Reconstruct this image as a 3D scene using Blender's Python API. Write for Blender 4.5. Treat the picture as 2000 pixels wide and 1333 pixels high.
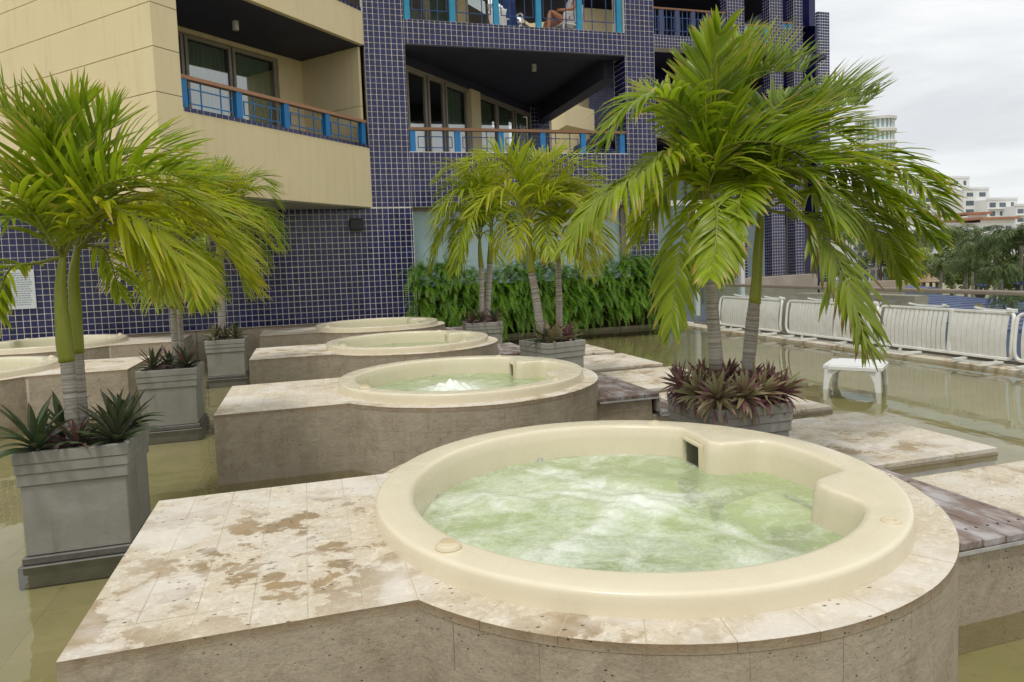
import bpy, bmesh, math, random
import numpy as np
from mathutils import Vector, Matrix
rnd = random.Random(7)
scene = bpy.context.scene
for o in list(bpy.data.objects): bpy.data.objects.remove(o)

# ------------------------------------------------------------------ camera
H = 1.53                      # eye height over the pool water (z = 0)
F, CX, CY = 1345.3, 991.36, 609.13
RM = np.array([[0.95857, -0.282329, -0.037868], [-0.055237, -0.053815, -0.997022], [0.27945, 0.957807, -0.06718]])
cd = bpy.data.cameras.new('camera'); cam = bpy.data.objects.new('camera', cd)
scene.collection.objects.link(cam); scene.camera = cam
cam.matrix_world = Matrix(((RM[0][0], -RM[1][0], -RM[2][0], 0), (RM[0][1], -RM[1][1], -RM[2][1], 0),
                           (RM[0][2], -RM[1][2], -RM[2][2], H), (0, 0, 0, 1)))
cd.sensor_width = 36; cd.lens = 36 * F / 2000
cd.shift_x = (1000 - CX) / 2000; cd.shift_y = -(666.5 - CY) / 2000
cd.clip_start = .05; cd.clip_end = 3000
scene.render.resolution_x = 1024; scene.render.resolution_y = 682

# ------------------------------------------------------------------ sky, sun, exposure
SUN_EL, SUN_AZ = math.radians(66), math.radians(215)     # overcast, high, from behind the viewer
w = bpy.data.worlds.new('World'); scene.world = w; w.use_nodes = True
nt = w.node_tree; N = nt.nodes; Lk = nt.links; N.clear()
sky = N.new('ShaderNodeTexSky'); sky.sky_type = 'NISHITA'; sky.sun_disc = False
sky.sun_elevation = SUN_EL; sky.sun_rotation = SUN_AZ
bg1 = N.new('ShaderNodeBackground'); bg1.inputs[1].default_value = .09
Lk.new(sky.outputs[0], bg1.inputs[0])
tc = N.new('ShaderNodeTexCoord')
mp = N.new('ShaderNodeMapping'); mp.inputs['Scale'].default_value = (1.2, 1.2, 5.5); mp.inputs['Rotation'].default_value = (.1, .12, 0)
Lk.new(tc.outputs['Generated'], mp.inputs[0])
nz = N.new('ShaderNodeTexNoise'); nz.inputs['Scale'].default_value = 2.2; nz.inputs['Detail'].default_value = 7; nz.inputs['Roughness'].default_value = .55
nz.inputs['Distortion'].default_value = .4
Lk.new(mp.outputs[0], nz.inputs[0])
cr = N.new('ShaderNodeValToRGB')
cr.color_ramp.elements[0].position = .34; cr.color_ramp.elements[0].color = (.62, .64, .66, 1)
cr.color_ramp.elements[1].position = .62; cr.color_ramp.elements[1].color = (.83, .84, .84, 1)
Lk.new(nz.outputs[0], cr.inputs[0])
bg2 = N.new('ShaderNodeBackground'); bg2.inputs[1].default_value = 1.12
Lk.new(cr.outputs[0], bg2.inputs[0])
mx = N.new('ShaderNodeMixShader'); mx.inputs[0].default_value = .93
Lk.new(bg1.outputs[0], mx.inputs[1]); Lk.new(bg2.outputs[0], mx.inputs[2])
wo = N.new('ShaderNodeOutputWorld'); Lk.new(mx.outputs[0], wo.inputs[0])
sd = bpy.data.lights.new('sun', 'SUN'); sd.energy = 1.5; sd.angle = math.radians(11); sd.color = (1, .96, .88)
so = bpy.data.objects.new('sun', sd); scene.collection.objects.link(so)
# direction towards the sun: azimuth measured from +y towards +x
sv = Vector((math.sin(SUN_AZ) * math.cos(SUN_EL), math.cos(SUN_AZ) * math.cos(SUN_EL), math.sin(SUN_EL)))
so.rotation_euler = sv.to_track_quat('Z', 'Y').to_euler()
scene.view_settings.view_transform = 'Standard'; scene.view_settings.look = 'None'
scene.view_settings.gamma = 1; scene.view_settings.exposure = 0.15
scene.render.engine = 'CYCLES'
scene.cycles.max_bounces = 8; scene.cycles.transparent_max_bounces = 16
scene.cycles.caustics_reflective = False; scene.cycles.caustics_refractive = False

# ------------------------------------------------------------------ survey helpers: where a sight line meets a plane of the place
def ray(x, y): return RM.T @ np.array([(x - CX) / F, (y - CY) / F, 1.])
E0 = np.array([0, 0, H])
def onz(x, y, z): d = ray(x, y); return d * ((z - H) / d[2]) + E0
def ony(x, y, Y): d = ray(x, y); return d * (Y / d[1]) + E0
def onx(x, y, X): d = ray(x, y); return d * (X / d[0]) + E0
def onp(x, y, a, d):
    n = np.array([-d[1], d[0], 0]); r = ray(x, y); a = np.array([a[0], a[1], 0])
    return r * ((n @ (a - E0)) / (n @ r)) + E0

# ------------------------------------------------------------------ mesh helpers
col = scene.collection
class MB:
    def __init__(s): s.v = []; s.f = []; s.m = []; s.uv = []; s.hasuv = False
    def face(s, idx, m=0, uv=None):
        s.f.append(idx); s.m.append(m); s.uv.append(uv)
        if uv: s.hasuv = True
    def quad(s, a, b, c, d, m=0, uv=None):
        k = len(s.v); s.v += [tuple(a), tuple(b), tuple(c), tuple(d)]; s.face((k, k+1, k+2, k+3), m, uv)
    def box(s, x0, x1, y0, y1, z0, z1, m=0, bev=0, skip=''):
        if bev > 0: return s.bbox(x0, x1, y0, y1, z0, z1, m, bev)
        k = len(s.v)
        s.v += [(x0,y0,z0),(x1,y0,z0),(x1,y1,z0),(x0,y1,z0),(x0,y0,z1),(x1,y0,z1),(x1,y1,z1),(x0,y1,z1)]
        for f in ((0,3,2,1),(4,5,6,7),(0,1,5,4),(1,2,6,5),(2,3,7,6),(3,0,4,7)): s.face(tuple(k+i for i in f), m)
    def bbox(s, x0, x1, y0, y1, z0, z1, m, b):
        bm = bmesh.new(); bmesh.ops.create_cube(bm, size=1)
        bmesh.ops.scale(bm, vec=(x1-x0, y1-y0, z1-z0), verts=bm.verts)
        bmesh.ops.translate(bm, vec=((x0+x1)/2, (y0+y1)/2, (z0+z1)/2), verts=bm.verts)
        bmesh.ops.bevel(bm, geom=bm.edges, offset=b, segments=1, affect='EDGES')
        s.addbm(bm, m)
    def addbm(s, bm, m=0):
        k = len(s.v); bm.verts.index_update()
        s.v += [tuple(v.co) for v in bm.verts]
        for f in bm.faces: s.face(tuple(k + v.index for v in f.verts), m)
        bm.free()
    def obox(s, o, u, vv, n, lu, lv, ln, m=0):
        """box from corner o along unit axes u, vv, n"""
        o = np.array(o, float); u = np.array(u, float)*lu; vv = np.array(vv, float)*lv; n = np.array(n, float)*ln
        k = len(s.v)
        for c in ((0,0,0),(1,0,0),(1,1,0),(0,1,0),(0,0,1),(1,0,1),(1,1,1),(0,1,1)):
            s.v.append(tuple(o + u*c[0] + vv*c[1] + n*c[2]))
        fl = ((0,3,2,1),(4,5,6,7),(0,1,5,4),(1,2,6,5),(2,3,7,6),(3,0,4,7))
        if np.dot(np.cross(u, vv), n) < 0: fl = tuple(f[::-1] for f in fl)
        for f in fl: s.face(tuple(k+i for i in f), m)
    def tube(s, pts, rad, seg=10, m=0, cap=True, uvlen=False):
        pts = [np.array(p, float) for p in pts]; n = len(pts)
        rad = [rad]*n if not hasattr(rad, '__len__') else rad
        k = len(s.v); ref = None; L = 0
        ls = []
        for i, p in enumerate(pts):
            t = pts[min(i+1, n-1)] - pts[max(i-1, 0)]; t = t/(np.linalg.norm(t)+1e-9)
            if ref is None:
                ref = np.array([1, 0, 0]) if abs(t[0]) < .8 else np.array([0, 1, 0])
            a = ref - t*(ref @ t); a /= np.linalg.norm(a); b = np.cross(t, a); ref = a
            if i: L += np.linalg.norm(p - pts[i-1])
            ls.append(L)
            for j in range(seg):
                q = 2*math.pi*j/seg; s.v.append(tuple(p + rad[i]*(math.cos(q)*a + math.sin(q)*b)))
        for i in range(n-1):
            for j in range(seg):
                j2 = (j+1) % seg
                uv = [(j/seg, ls[i]), ((j+1)/seg, ls[i]), ((j+1)/seg, ls[i+1]), (j/seg, ls[i+1])] if uvlen else None
                s.face((k+i*seg+j, k+i*seg+j2, k+(i+1)*seg+j2, k+(i+1)*seg+j), m, uv)
        if cap:
            s.face(tuple(k+j for j in range(seg))[::-1], m, [(0, 0)]*seg if uvlen else None)
            s.face(tuple(k+(n-1)*seg+j for j in range(seg)), m, [(0, ls[-1])]*seg if uvlen else None)
    def lathe(s, prof, c=(0, 0, 0), seg=32, m=0, cap=False):
        k = len(s.v); n = len(prof)
        for r, z in prof:
            for j in range(seg):
                q = 2*math.pi*j/seg; s.v.append((c[0]+r*math.cos(q), c[1]+r*math.sin(q), c[2]+z))
        for i in range(n-1):
            for j in range(seg):
                j2 = (j+1) % seg; s.face((k+i*seg+j, k+i*seg+j2, k+(i+1)*seg+j2, k+(i+1)*seg+j), m)
        if cap:
            s.face(tuple(k+(n-1)*seg+j for j in range(seg)), m)
            s.face(tuple(k+j for j in range(seg))[::-1], m)
    def prism(s, poly, z0, z1, m=0):
        k = len(s.v); n = len(poly)
        s.v += [(p[0], p[1], z0) for p in poly] + [(p[0], p[1], z1) for p in poly]
        s.face(tuple(k+n+i for i in range(n)), m); s.face(tuple(k+i for i in range(n))[::-1], m)
        for i in range(n):
            j = (i+1) % n; s.face((k+i, k+j, k+n+j, k+n+i), m)
    def mesh(s, name, mats, smooth=False):
        me = bpy.data.meshes.new(name); me.from_pydata(s.v, [], s.f)
        for mm in (mats if isinstance(mats, (list, tuple)) else [mats]): me.materials.append(mm)
        me.polygons.foreach_set('material_index', s.m)
        if smooth: me.polygons.foreach_set('use_smooth', [True]*len(s.f))
        if s.hasuv:
            ul = me.uv_layers.new(name='UVMap'); flat = []
            for f, uv in zip(s.f, s.uv):
                for c in (uv or [(0, 0)]*len(f)): flat += [c[0], c[1]]
            ul.data.foreach_set('uv', flat)
        me.update(); return me
    def build(s, name, mats, parent=None, smooth=False, loc=None, shade_angle=None):
        me = s.mesh(name, mats, smooth)
        if shade_angle: me.set_sharp_from_angle(angle=math.radians(shade_angle))
        return link(name, me, parent, loc)
def link(name, data, parent=None, loc=None, rz=0):
    o = bpy.data.objects.new(name, data); col.objects.link(o)
    if parent is not None: o.parent = parent
    if loc is not None: o.location = loc
    if rz: o.rotation_euler = (0, 0, rz)
    return o
def tag(o, label=None, cat=None, group=None, kind=None):
    if label: o['label'] = label
    if cat: o['category'] = cat
    if group: o['group'] = group
    if kind: o['kind'] = kind
    return o
def thing(name, label, cat, loc=(0, 0, 0), rz=0, group=None):
    o = link(name, None, None, loc, rz); o.empty_display_size = .1
    return tag(o, label, cat, group)
def copy_tree(o, parent=None):
    c = o.copy(); col.objects.link(c); c.parent = parent
    for ch in list(o.children): copy_tree(ch, c)
    return c

# ------------------------------------------------------------------ materials
class M:
    def __init__(s, name):
        s.mat = bpy.data.materials.new(name); s.mat.use_nodes = True
        s.nt = s.mat.node_tree; s.N = s.nt.nodes; s.b = s.N['Principled BSDF']; s.out = s.N['Material Output']
    def n(s, t, **kw):
        o = s.N.new('ShaderNode' + t)
        for k, v in kw.items():
            if k in o.inputs: o.inputs[k].default_value = v
            else: setattr(o, k, v)
        return o
    def l(s, a, b): s.nt.links.new(a, b)
    def pos(s, scale=(1, 1, 1)):
        g = s.n('NewGeometry'); m = s.n('Mapping'); m.inputs['Scale'].default_value = scale
        s.l(g.outputs['Position'], m.inputs[0]); return m.outputs[0]
    def noise(s, vec, scale, detail=4, rough=.55, dist=0):
        o = s.n('TexNoise'); o.inputs['Scale'].default_value = scale; o.inputs['Detail'].default_value = detail
        o.inputs['Roughness'].default_value = rough; o.inputs['Distortion'].default_value = dist
        if vec is not None: s.l(vec, o.inputs['Vector'])
        return o.outputs[0]
    def ramp(s, fac, stops):
        o = s.n('ValToRGB'); e = o.color_ramp.elements
        while len(e) < len(stops): e.new(.5)
        for i, (p, c) in enumerate(stops):
            e[i].position = p; e[i].color = (c, c, c, 1) if not hasattr(c, '__len__') else (*c, 1)
        s.l(fac, o.inputs[0]); return o.outputs[0]
    def mix(s, fac, a, b, mode='MIX'):
        o = s.n('MixRGB'); o.blend_type = mode
        for i, x in ((0, fac), (1, a), (2, b)):
            if hasattr(x, 'is_linked'): s.l(x, o.inputs[i])
            elif i == 0: o.inputs[0].default_value = x
            else: o.inputs[i].default_value = (*x, 1)
        return o.outputs[0]
    def math(s, op, a, b=0):
        o = s.n('Math'); o.operation = op
        for i, x in ((0, a), (1, b)):
            if hasattr(x, 'is_linked'): s.l(x, o.inputs[i])
            else: o.inputs[i].default_value = x
        return o.outputs[0]
    def col(s, c):
        if hasattr(c, 'is_linked'): s.l(c, s.b.inputs['Base Color'])
        else: s.b.inputs['Base Color'].default_value = (*c, 1)
        return s
    def rough(s, r):
        if hasattr(r, 'is_linked'): s.l(r, s.b.inputs['Roughness'])
        else: s.b.inputs['Roughness'].default_value = r
        return s
    def spec(s, v): s.b.inputs['Specular IOR Level'].default_value = v; return s
    def bump(s, h, dist=.01, strength=.5):
        o = s.n('Bump'); o.inputs['Distance'].default_value = dist; o.inputs['Strength'].default_value = strength
        s.l(h, o.inputs['Height']); s.l(o.outputs[0], s.b.inputs['Normal']); return s
    def schlick(s, f0, normal=None):
        lw = s.n('LayerWeight'); lw.inputs[0].default_value = .5
        if normal is not None: s.l(normal, lw.inputs['Normal'])
        return s.math('ADD', s.math('MULTIPLY', s.math('POWER', lw.outputs['Facing'], 5), 1-f0), f0)
    def rand(s): return s.n('ObjectInfo').outputs['Random']
def simple(name, c, r=.6, var=.12, scale=6, spec=.5, bump=0, aniso=(1, 1, 1)):
    m = M(name); p = m.pos(aniso); nz = m.noise(p, scale, 6, .6)
    dark = tuple(x*(1-var) for x in c); light = tuple(min(1, x*(1+var)) for x in c)
    m.col(m.ramp(nz, [(.3, dark), (.7, light)])).rough(r).spec(spec)
    if bump: m.bump(m.noise(p, scale*9, 4, .6), bump, .6)
    return m.mat
MT = {}
def travertine(name, top):
    m = M(name); p = m.pos()
    big = m.noise(p, 1.3, 5, .6); fine = m.noise(m.pos((1, 1, 2.5)), 14, 6, .65); mid = m.noise(p, 5, 5, .6, .6)
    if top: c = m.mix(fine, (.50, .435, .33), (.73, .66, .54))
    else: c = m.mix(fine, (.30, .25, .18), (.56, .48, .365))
    c = m.mix(m.ramp(mid, [(.42, 0.0), (.7, .55)]), c, (.55, .455, .31) if top else (.27, .21, .14))
    gr_ = m.noise(p, 75, 6, .75); g2_ = m.noise(m.pos((1, 1, 1.6)), 28, 6, .7, .8)
    c = m.mix(m.ramp(gr_, [(.34, .42), (.50, 0)]), c, (.36, .285, .185) if top else (.15, .12, .085))
    c = m.mix(m.ramp(g2_, [(.50, 0), (.66, .6)]), c, (.84, .775, .66) if top else (.50, .43, .32))
    # rusty, damp stains with a shape of their own
    st = m.noise(m.pos((1.1, 1.35, 1)), 4.6 if top else 3.2, 8, .66, .3)
    msk = m.ramp(big, [(.46, 0), (.58, .8)])
    if top:                                              # the near plinth is the one that stays damp and rusty
        vd = m.n('VectorMath'); vd.operation = 'DISTANCE'; m.l(p, vd.inputs[0]); vd.inputs[1].default_value = (-.12, 2.62, .52)
        msk = m.math('MAXIMUM', msk, m.ramp(m.math('ADD', vd.outputs['Value'], m.math('MULTIPLY', big, .5)), [(.55, 1), (.95, 0)]))
    st2 = m.math('MULTIPLY', m.ramp(m.math('ADD', st, m.math('MULTIPLY', m.math('SUBTRACT', g2_, .5), .14)), [(.50, 0), (.53, 1)]), msk)
    c = m.mix(m.math('MULTIPLY', st2, .84 if top else .4), c, m.mix(m.noise(p, 7, 5, .65), (.15, .105, .065), (.40, .26, .10)) if top else (.19, .145, .10))
    if top:
        gr = m.math('MULTIPLY', m.ramp(m.noise(p, 2.7, 4, .5, .4), [(.50, 0), (.60, .55)]), 1)
        c = m.mix(gr, c, (.72, .68, .62))
    else:
        g = m.n('NewGeometry'); sx = m.n('SeparateXYZ'); m.l(g.outputs['Position'], sx.inputs[0])
        tide = m.math('ADD', sx.outputs[2], m.math('MULTIPLY', mid, .10))
        c = m.mix(m.ramp(tide, [(.06, .55), (.16, 0)]), c, (.36, .30, .22))           # lime-washed tide band
        crust = m.ramp(m.math('ADD', sx.outputs[2], m.math('MULTIPLY', m.math('SUBTRACT', g2_, .5), .05)), [(.475, 0), (.515, .75)])
        c = m.mix(crust, c, m.mix(mid, (.13, .085, .05), (.36, .24, .12)))
        streak = m.ramp(m.noise(m.pos((9, 9, .7)), 1.6, 5, .6), [(.5, 0), (.68, .5)])
        c = m.mix(streak, c, (.42, .355, .27))
    # pits of the stone
    vo = m.n('TexVoronoi'); vo.inputs['Scale'].default_value = 34; m.l(m.pos((.55, 1.15, 1.7) if top else (1, 1, 1.3)), vo.inputs['Vector'])
    pit = m.ramp(vo.outputs['Distance'], [(.07, 1), (.15, 0)])
    pit = m.math('MULTIPLY', pit, m.ramp(m.noise(p, 3.3, 4, .6), [(.47, 0), (.56, 1)]))
    c = m.mix(m.math('MULTIPLY', pit, .85), c, (.07, .05, .035))
    rv = m.math('ADD', m.math('MULTIPLY', m.rand(), .05), .975)
    cc = m.n('HueSaturation'); m.l(rv, cc.inputs['Value']); m.l(c, cc.inputs['Color'])
    m.col(cc.outputs[0]).rough(.72).spec(.35)
    h = m.math('SUBTRACT', m.math('ADD', m.math('MULTIPLY', fine, .4), m.math('MULTIPLY', m.noise(p, 60, 4, .6), .25)), pit)
    m.bump(m.math('ADD', h, m.math('MULTIPLY', gr_, .5)), .007, .9); return m.mat
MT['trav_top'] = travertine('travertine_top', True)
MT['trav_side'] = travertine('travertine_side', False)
MT['mortar'] = simple('mortar', (.56, .485, .375), .9, .2, 12)
MT['mortar_dark'] = simple('mortar_dark', (.27, .215, .155), .9, .25, 12)
def gel():
    m = M('cream_gelcoat'); p = m.pos()
    c = m.mix(m.noise(p, 2, 5, .6), (.69, .615, .445), (.76, .69, .52))
    c = m.mix(m.ramp(m.noise(m.pos((1, 1, .35)), 3.5, 7, .62), [(.5, 0), (.8, .35)]), c, (.60, .52, .365))
    c = m.mix(m.ramp(m.noise(p, 120, 3, .6), [(.66, 0), (.74, .25)]), c, (.45, .38, .25))
    m.col(c).rough(m.ramp(m.noise(p, 9, 4, .6), [(.3, .16), (.7, .34)])).spec(.45)
    m.bump(m.noise(p, 160, 3, .6), .0006, .5); return m.mat
MT['gel'] = gel()
def planter_mat():
    m = M('grey_cement'); p = m.pos()
    c = m.mix(m.noise(p, 4, 6, .65), (.20, .195, .165), (.34, .33, .285))
    c = m.mix(m.ramp(m.noise(m.pos((6, 6, .8)), 2, 5, .6), [(.52, 0), (.7, .5)]), c, (.17, .16, .13))
    c = m.mix(m.ramp(m.noise(p, 2.1, 4, .6, .5), [(.5, 0), (.64, .4)]), c, (.40, .395, .36))
    m.col(c).rough(.85).spec(.25); m.bump(m.noise(p, 45, 5, .65), .004, .5); return m.mat
MT['planter'] = planter_mat()
MT['plinth'] = simple('dark_wet_cement', (.105, .10, .085), .5, .3, 9, .5, .002)
MT['soil'] = simple('soil', (.035, .026, .018), .95, .4, 30, .2, .01)
def tile_mat():
    m = M('navy_glazed_tile'); p = m.pos()
    vo = m.n('TexVoronoi'); vo.inputs['Scale'].default_value = 8.85; m.l(p, vo.inputs['Vector'])
    sep = m.n('SeparateColor'); m.l(vo.outputs['Color'], sep.inputs[0])
    isl = m.n('NewGeometry').outputs['Random Per Island']; fr_ = m.math('FRACT', m.math('ADD', isl, m.math('MULTIPLY', m.rand(), 7.3)))
    c = m.mix(fr_, (.006, .007, .050), (.015, .018, .105))
    c = m.mix(m.ramp(m.noise(p, 1.1, 5, .6), [(.42, 0), (.7, .4)]), c, (.022, .025, .10))
    m.col(c).rough(m.ramp(m.noise(p, 5, 5, .6), [(.3, .12), (.7, .3)])).spec(.5)
    m.bump(m.noise(p, 30, 3, .5), .001, .25); return m.mat
MT['tile'] = tile_mat()
MT['grout'] = simple('pale_grout', (.74, .70, .62), .9, .2, 3)
def stucco():
    m = M('cream_stucco'); p = m.pos()
    c = m.mix(m.noise(p, 1.5, 6, .6), (.71, .595, .365), (.79, .675, .425))
    c = m.mix(m.ramp(m.noise(m.pos((7, 7, .5)), 1.1, 5, .6), [(.52, 0), (.72, .22)]), c, (.46, .36, .20))
    c = m.mix(m.ramp(m.noise(p, 3.1, 7, .7), [(.60, 0), (.74, .16)]), c, (.40, .31, .18))
    m.col(c).rough(.9).spec(.2); m.bump(m.noise(p, 70, 5, .6), .003, .5); return m.mat
MT['cream'] = stucco()
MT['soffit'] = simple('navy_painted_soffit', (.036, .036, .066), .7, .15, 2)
MT['soffit_grey'] = simple('grey_underside', (.27, .265, .245), .85, .12, 2)
MT['blue'] = simple('blue_painted_steel', (.010, .165, .42), .42, .12, 5)
MT['teal'] = simple('teal_painted_steel', (.012, .24, .42), .42, .12, 5)
MT['dblue'] = simple('dark_blue_steel', (.014, .05, .17), .5, .15, 5)
MT['slate'] = simple('slate_blue_steel', (.045, .06, .14), .5, .15, 5)
def wood(name, a, b, sc, rot=(1, 1, 1), r=.6):
    m = M(name); p = m.pos(rot)
    g = m.noise(p, sc, 6, .65, .6)
    c = m.mix(g, a, b); rv = m.math('ADD', m.math('MULTIPLY', m.rand(), .5), .75)
    h = m.n('HueSaturation'); m.l(rv, h.inputs['Value']); m.l(c, h.inputs['Color'])
    m.col(h.outputs[0]).rough(r).spec(.3); m.bump(g, .002, .6); return m.mat
MT['rail_wood'] = wood('varnished_rail_wood', (.24, .115, .06), (.37, .20, .115), 6, (1, 1, 8), .45)
def plankmat():
    m = M('weathered_deck_plank'); p = m.pos((9, .8, 9))
    g = m.noise(p, 5, 6, .7, .4); c = m.mix(g, (.12, .08, .062), (.27, .20, .165))
    wr = m.ramp(m.noise(m.pos((3, 1.6, 3)), 2.6, 5, .65), [(.44, 0), (.62, .85)])
    c = m.mix(wr, c, (.42, .40, .40))
    rv = m.math('ADD', m.math('MULTIPLY', m.rand(), .4), .78)
    h = m.n('HueSaturation'); m.l(rv, h.inputs['Value']); m.l(c, h.inputs['Color'])
    m.col(h.outputs[0]).rough(.6).spec(.35); m.bump(g, .003, .6); return m.mat
MT['plank'] = plankmat()
MT['alu'] = simple('bronze_aluminium', (.20, .175, .15), .4, .1, 4); 
MT['alu_pale'] = simple('pale_door_frame', (.30, .27, .22), .45, .1, 4)
MT['railing'] = simple('taupe_handrail', (.26, .215, .175), .38, .1, 4)
MT['plastic'] = simple('white_plastic', (.76, .765, .74), .35, .05, 5)
MT['plastic_old'] = simple('weathered_white_plastic', (.77, .76, .71), .45, .08, 7)
MT['black'] = simple('black_plastic', (.012, .012, .012), .5, .2, 8)
MT['paper'] = simple('white_board', (.62, .66, .68), .5, .05, 4)
MT['ink'] = simple('grey_print', (.16, .18, .22), .7, .1, 4)
MT['white'] = simple('white_painted_wall', (.72, .72, .69), .8, .07, 2)
MT['lampw'] = simple('white_lamp_housing', (.62, .62, .57), .5, .05, 8)
MT['metal'] = simple('steel_bracket', (.42, .42, .41), .35, .2, 20)
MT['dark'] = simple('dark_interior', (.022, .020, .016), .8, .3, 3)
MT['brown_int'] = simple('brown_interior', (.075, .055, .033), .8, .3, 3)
def curtain(name, a, b):
    m = M(name); p = m.pos((1, 1, .12)); g = m.noise(p, 9, 3, .5)
    m.col(m.mix(g, a, b)).rough(.85).spec(.1); return m.mat
MT['curtain'] = curtain('green_curtain', (.28, .40, .28), (.58, .68, .50))
MT['cloth_sky'] = curtain('white_cloth_and_sky_reflection', (.72, .69, .70), (.85, .82, .83))  # white of the cloths, and of the sky reflection painted behind the door panes
def glass(name, tint, f0=.045):
    m = M(name); t = m.n('BsdfTransparent'); t.inputs[0].default_value = (*tint, 1)
    g = m.n('BsdfGlossy'); g.inputs[1].default_value = .02
    mx = m.n('MixShader'); m.l(m.schlick(f0), mx.inputs[0]); m.l(t.outputs[0], mx.inputs[1]); m.l(g.outputs[0], mx.inputs[2])
    m.l(mx.outputs[0], m.out.inputs[0]); return m.mat
MT['glass'] = glass('clear_glass', (.88, .93, .915))
MT['door_glass'] = glass('tinted_door_glass', (.90, .94, .91), .30)
def frosted():
    m = M('frosted_glass'); p = m.pos()
    m.col(m.mix(m.noise(p, .8, 3, .5), (.30, .41, .42), (.37, .49, .50))).rough(.35).spec(.5); return m.mat
MT['frosted'] = frosted()
def water_mat():
    m = M('pool_water'); t = m.n('BsdfTransparent'); p = m.pos()
    t.inputs[0].default_value = (.84, .84, .70, 1)
    g = m.n('BsdfGlossy'); g.inputs[1].default_value = .015
    b = m.n('Bump'); b.inputs['Distance'].default_value = .011; b.inputs['Strength'].default_value = .12
    h = m.math('ADD', m.noise(m.pos((1.6, .55, 1)), 3.2, 3, .5, .3), m.math('MULTIPLY', m.noise(p, 11, 2, .5), .12))
    m.l(h, b.inputs['Height'])
    m.l(b.outputs[0], g.inputs['Normal'])
    mx = m.n('MixShader'); m.l(m.schlick(.026, b.outputs[0]), mx.inputs[0]); m.l(t.outputs[0], mx.inputs[1]); m.l(g.outputs[0], mx.inputs[2])
    m.l(mx.outputs[0], m.out.inputs[0]); return m.mat
MT['water'] = water_mat()
def floor_mat():
    m = M('pool_floor_stone'); p = m.pos()
    c = m.mix(m.noise(p, 2.5, 6, .6), (.27, .23, .14), (.44, .385, .26))
    c = m.mix(m.ramp(m.noise(p, .9, 5, .6), [(.45, 0), (.65, .6)]), c, (.27, .26, .12))
    c = m.mix(m.ramp(m.noise(p, 9, 5, .7), [(.58, 0), (.7, .4)]), c, (.20, .15, .08))
    rv = m.math('ADD', m.math('MULTIPLY', m.rand(), .12), .94)
    h = m.n('HueSaturation'); m.l(rv, h.inputs['Value']); m.l(c, h.inputs['Color'])
    m.col(h.outputs[0]).rough(.8).spec(.2); return m.mat
MT['floor'] = floor_mat()
def spa_water():
    m = M('spa_water'); p = m.pos()
    at = m.n('Attribute'); at.attribute_name = 'foam'; fo = at.outputs['Fac']
    gn = m.noise(p, 4, 4, .6, .5)
    c = m.mix(gn, (.56, .69, .40), (.68, .79, .53))
    d = m.n('BsdfDiffuse'); m.l(c, d.inputs[0])
    t = m.n('BsdfTransparent'); t.inputs[0].default_value = (.84, .96, .70, 1)
    m1 = m.n('MixShader'); m1.inputs[0].default_value = .40; m.l(t.outputs[0], m1.inputs[1]); m.l(d.outputs[0], m1.inputs[2])
    fn = m.noise(p, 42, 6, .72, .8); f2 = m.noise(m.pos((1, 1.3, 1)), 5.0, 7, .66, .9)
    # foam drawn out in swirls: thin veils, closed where the jets meet
    k = m.math('ADD', fo, m.math('MULTIPLY', m.math('SUBTRACT', m.math('ADD', m.math('MULTIPLY', fn, .36), m.math('MULTIPLY', f2, .64)), .5), 2.1))
    k = m.ramp(k, [(.18, 0), (.55, .42), (.95, .93)])
    k = m.math('MULTIPLY', k, m.ramp(fo, [(.03, 0), (.15, 1)]))
    fd = m.n('BsdfDiffuse'); fd.inputs[0].default_value = (.88, .91, .84, 1)
    m2 = m.n('MixShader'); m.l(k, m2.inputs[0]); m.l(m1.outputs[0], m2.inputs[1]); m.l(fd.outputs[0], m2.inputs[2])
    b = m.n('Bump'); b.inputs['Distance'].default_value = .014; b.inputs['Strength'].default_value = .5
    m.l(m.math('ADD', m.noise(p, 13, 4, .6, .5), m.math('MULTIPLY', fn, .35)), b.inputs['Height'])
    g = m.n('BsdfGlossy'); g.inputs[1].default_value = .06; m.l(b.outputs[0], g.inputs['Normal']); m.l(b.outputs[0], d.inputs['Normal'])
    m3 = m.n('MixShader'); m.l(m.math('MULTIPLY', m.schlick(.022, b.outputs[0]), .85), m3.inputs[0]); m.l(m2.outputs[0], m3.inputs[1]); m.l(g.outputs[0], m3.inputs[2])
    m.l(m3.outputs[0], m.out.inputs[0]); return m.mat
MT['spa'] = spa_water()
def leaf_mat(name, dark, light, tip, yellow, trans=.42, rough=.35):
    m = M(name); uv = m.n('UVMap'); sp = m.n('SeparateXYZ'); m.l(uv.outputs[0], sp.inputs[0])
    c = m.mix(sp.outputs[0], dark, light)
    rv = m.rand(); c = m.mix(m.math('MULTIPLY', rv, .55), c, yellow)
    p = m.pos(); c = m.mix(m.ramp(m.noise(p, 18, 4, .6), [(.45, 0), (.75, .3)]), c, yellow)
    tt = m.math('ADD', sp.outputs[1], m.math('MULTIPLY', m.math('SUBTRACT', sp.outputs[0], .5), .45))
    c = m.mix(m.ramp(tt, [(.86, 0), (1.08, .9)]), c, tip)
    m.col(c).rough(rough).spec(.45)
    tr = m.n('BsdfTranslucent'); br = m.n('HueSaturation'); br.inputs['Value'].default_value = 1.5; m.l(c, br.inputs['Color']); m.l(br.outputs[0], tr.inputs[0])
    mx = m.n('MixShader'); mx.inputs[0].default_value = trans; m.l(m.b.outputs[0], mx.inputs[1]); m.l(tr.outputs[0], mx.inputs[2])
    m.l(mx.outputs[0], m.out.inputs[0]); return m.mat
MT['leaf'] = leaf_mat('palm_leaf', (.080, .155, .005), (.26, .375, .012), (.40, .32, .06), (.36, .40, .014))
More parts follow.
